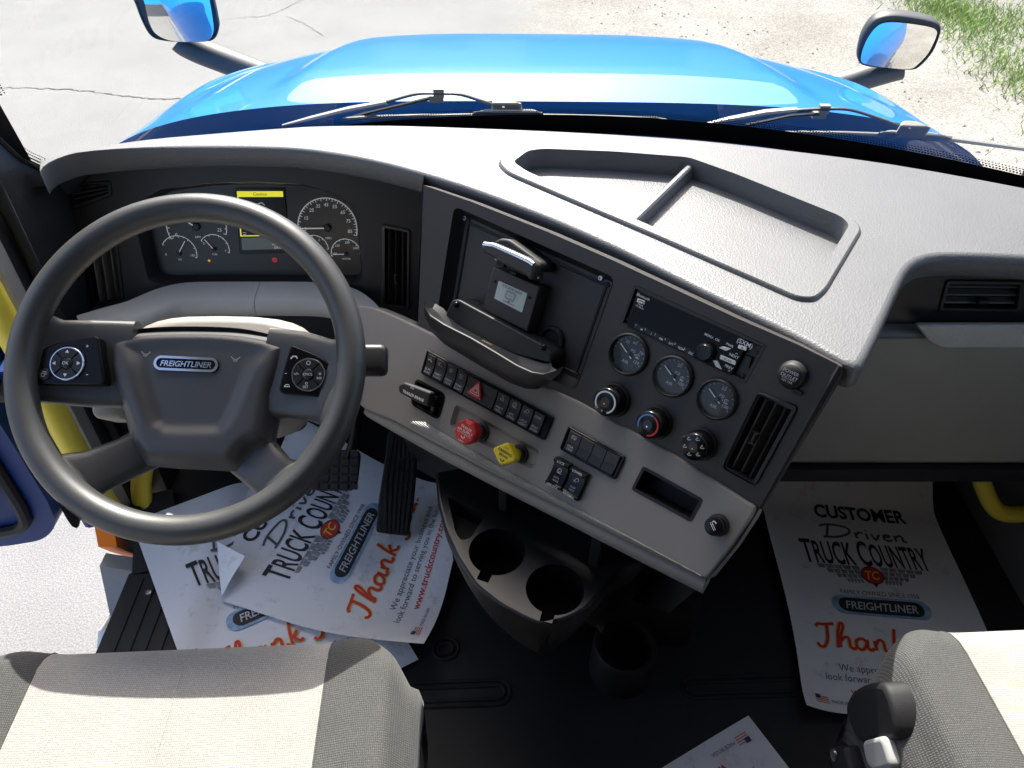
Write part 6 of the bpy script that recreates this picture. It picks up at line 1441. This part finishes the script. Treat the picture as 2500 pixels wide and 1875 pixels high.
# ================================================================== FLOOR DETAIL
def floor_oval(px0, px1, half):
    a, b = PZ(*px0, 0), PZ(*px1, 0); d = (b - a).normalized(); n = V((-d.y, d.x, 0))
    for k in (1.0, .55):
        pts = []; h = half * k
        for j in range(13): t = -pi / 2 + pi * j / 12; pts.append(b + d * (h * cos(t)) + n * (h * sin(t)) + V((0, 0, .001)))
        for j in range(13): t = pi / 2 + pi * j / 12; pts.append(a + d * (h * cos(t)) + n * (h * sin(t)) + V((0, 0, .001)))
        pts.append(pts[0]); mb = MB(); mb.tube(pts, .0035, 6, caps=False); obj('tread_ring', mb, MATB, floor)
floor_oval((960, 1700), (1215, 1690), .024); floor_oval((1690, 1680), (1980, 1672), .02); floor_oval((1085, 1585), (1092, 1584), .022)
for y in (.32, .2): 
    mb = MB(); mb.tube([(-.12, y, 0), (.32, y, 0)], .004, 6); obj('tread_rib', mb, MATB, floor)

# ================================================================== SEATS
def seat(label, x0, x1, yf, zt, ia, ib, yb=-0.02, rise=.018, group='cab seats'):
    """cushion as dark bolsters with a light insert (ia..ib across), a back and a pedestal"""
    r = thing('cab_chair', label, 'seat', ((x0 + x1) / 2, .2, 0), group); xc = (x0 + x1) / 2; L_ = yf - yb; D = .13
    def S(x, t):
        # t 0 back .. 1 top front .. 2 down the front
        e = max(0, (abs(x - xc) / ((x1 - x0) / 2))); y_in = .055 * max(0, e - .72) ** 2 / .0784; zside = -.0
        zz = zt + rise * sstep(.55, .85, e) - .035 * sstep(.90, 1.0, e) ** 2
        if t <= 1: y = lerp(yb, yf - .05 - y_in, t); z = zz + .012 * sin(t * pi) - .006 + .014 * t
        else:
            a = (t - 1) * pi / 2; y = yf - .05 - y_in + .05 * sin(a); z = zz + .008 - .05 * (1 - cos(a))
            if t > 1.999: pass
        return V((x, y, z))
    ts = [k / 22 for k in range(22)] + [1 + k / 9 for k in range(10)]
    def strip(xa, xb, n, name, m, edge=None):
        mb = MB(); rows = []
        for t in ts: rows.append([S(lerp(xa, xb, j / n), t) for j in range(n + 1)])
        rows.append([S(lerp(xa, xb, j / n), 2) + V((0, -.012, -.09)) for j in range(n + 1)])
        if edge:  # roll over the outer side
            for row in rows:
                p = row[-1] if edge > 0 else row[0]; ex_ = [p + V((edge * .010, 0, -.010)), p + V((edge * .014, -.004, -.03)), p + V((edge * .012, -.008, -.07)), p + V((edge * .004, -.01, -.15))]
                if edge > 0: row += ex_
                else: row[:0] = ex_[::-1]
        mb.loft(rows, closed=False); return obj(name, mb, m, r, 70)
    g = .0015
    strip(ia + g, ib - g, 26, 'cushion_insert', SEATL); strip(x0, ia - g, 12, 'bolster', SEATD, -1); strip(ib + g, x1, 12, 'bolster', SEATD, 1)
    for x in (ia, ib):
        mb = MB(); mb.tube([S(x, t) + V((0, 0, -.0012)) for t in ts[::2]], .0022, 6); obj('seam_piping', mb, SEATD, r)
    mb = MB(); mb.tube([S((ia + ib) / 2 + .0, t) + V((0, 0, -.0008)) for t in ts[::2]], .0016, 5); obj('centre_seam', mb, SEATL, r)
    mb = MB(); rows = [[V((xc + (x - xc) * k, y, z)) for x, y in rrect(x1 - x0 - .02, L_ - .04, .06, 5, xc, (yf + yb) / 2)] for z, k in ((zt - .26, .8), (zt - .22, .92), (zt - .12, .97), (zt - .05, .97))]; mb.loft(rows); obj('seat_pan', mb, MATTEB, r, 50)
    mb = MB(); rows = [[V((x, y, z)) for x, y in rrect(.32 * k, .34 * k, .04, 4, xc, .18)] for z, k in ((.0, 1.15), (.04, 1.1), (.08, .9), (zt - .24, .9))]; mb.loft(rows); obj('pedestal', mb, RUBBER, r, 40)
    mb = MB(); rows = []
    for z, k, y in ((zt - .02, .98, -.10), (zt + .1, 1.0, -.13), (zt + .4, .98, -.17), (zt + .62, .80, -.20), (zt + .68, .6, -.205)): rows.append([V((xc + (x - xc) * k, y2, z)) for x, y2 in rrect(x1 - x0 - .02, .11, .05, 5, xc, y - .06)])
    mb.loft(rows); obj('backrest', mb, SEATD, r, 60)
    return r
SZ = .50
def sxp(x, y): return PZ(x, y, SZ).x
ds = seat('driver seat with pale beige insert and dark grey bolsters', 2 * (sxp(140, 1600) + sxp(830, 1575)) / 2 - sxp(1022, 1610), sxp(1022, 1610), PZ(480, 1556, SZ).y, SZ, sxp(140, 1600), sxp(838, 1575))
pxl = PZ(2150, 1600, SZ).x + .012
ps = seat('passenger seat with sunlit pale insert beside the floor papers', pxl, pxl + .58, PZ(2330, 1505, SZ).y, SZ, pxl + .105, pxl + .475)
# trim on the inboard side of the passenger seat
sx_ = pxl - .02
def SX(px, py, x=sx_): return PP(px, py, (x, 0, 0), (1, 0, 0))
def side_piece(name, pxs, x, th, m, rr=.02):
    fr = Frame((x, 0, 0), (0, -1, 0), (-1, 0, 0)); mb = MB(); mb.prism(fr, roundpoly([fr.uv(*p) for p in pxs], rr), -th, 0, min(.008, th * .4)); return obj(name, mb, m, ps, 50)
side_piece('recliner_cover', [(2075, 1700), (2090, 1665), (2125, 1642), (2170, 1640), (2190, 1700), (2200, 1780), (2105, 1790), (2085, 1750)], pxl - .018, .03, RUBBER)
side_piece('release_lever', [(2112, 1782), (2160, 1768), (2182, 1845), (2140, 1858), (2122, 1840)], pxl - .026, .014, GLIGHT, .01)
side_piece('belt_anchor', [(2030, 1800), (2070, 1795), (2090, 1880), (2050, 1890)], pxl - .028, .03, RUBBER, .006)
mb = MB(); p = SX(2050, 1818, pxl - .029); mb.lathe(Frame(p, (0, -1, 0), (-1, 0, 0)), [(.008, 0), (.008, .003), (.005, .004)], 14); obj('anchor_bolt', mb, STEEL, ps)

ds.rotation_euler.z = radians(2.5); ps.rotation_euler.z = radians(2.5)
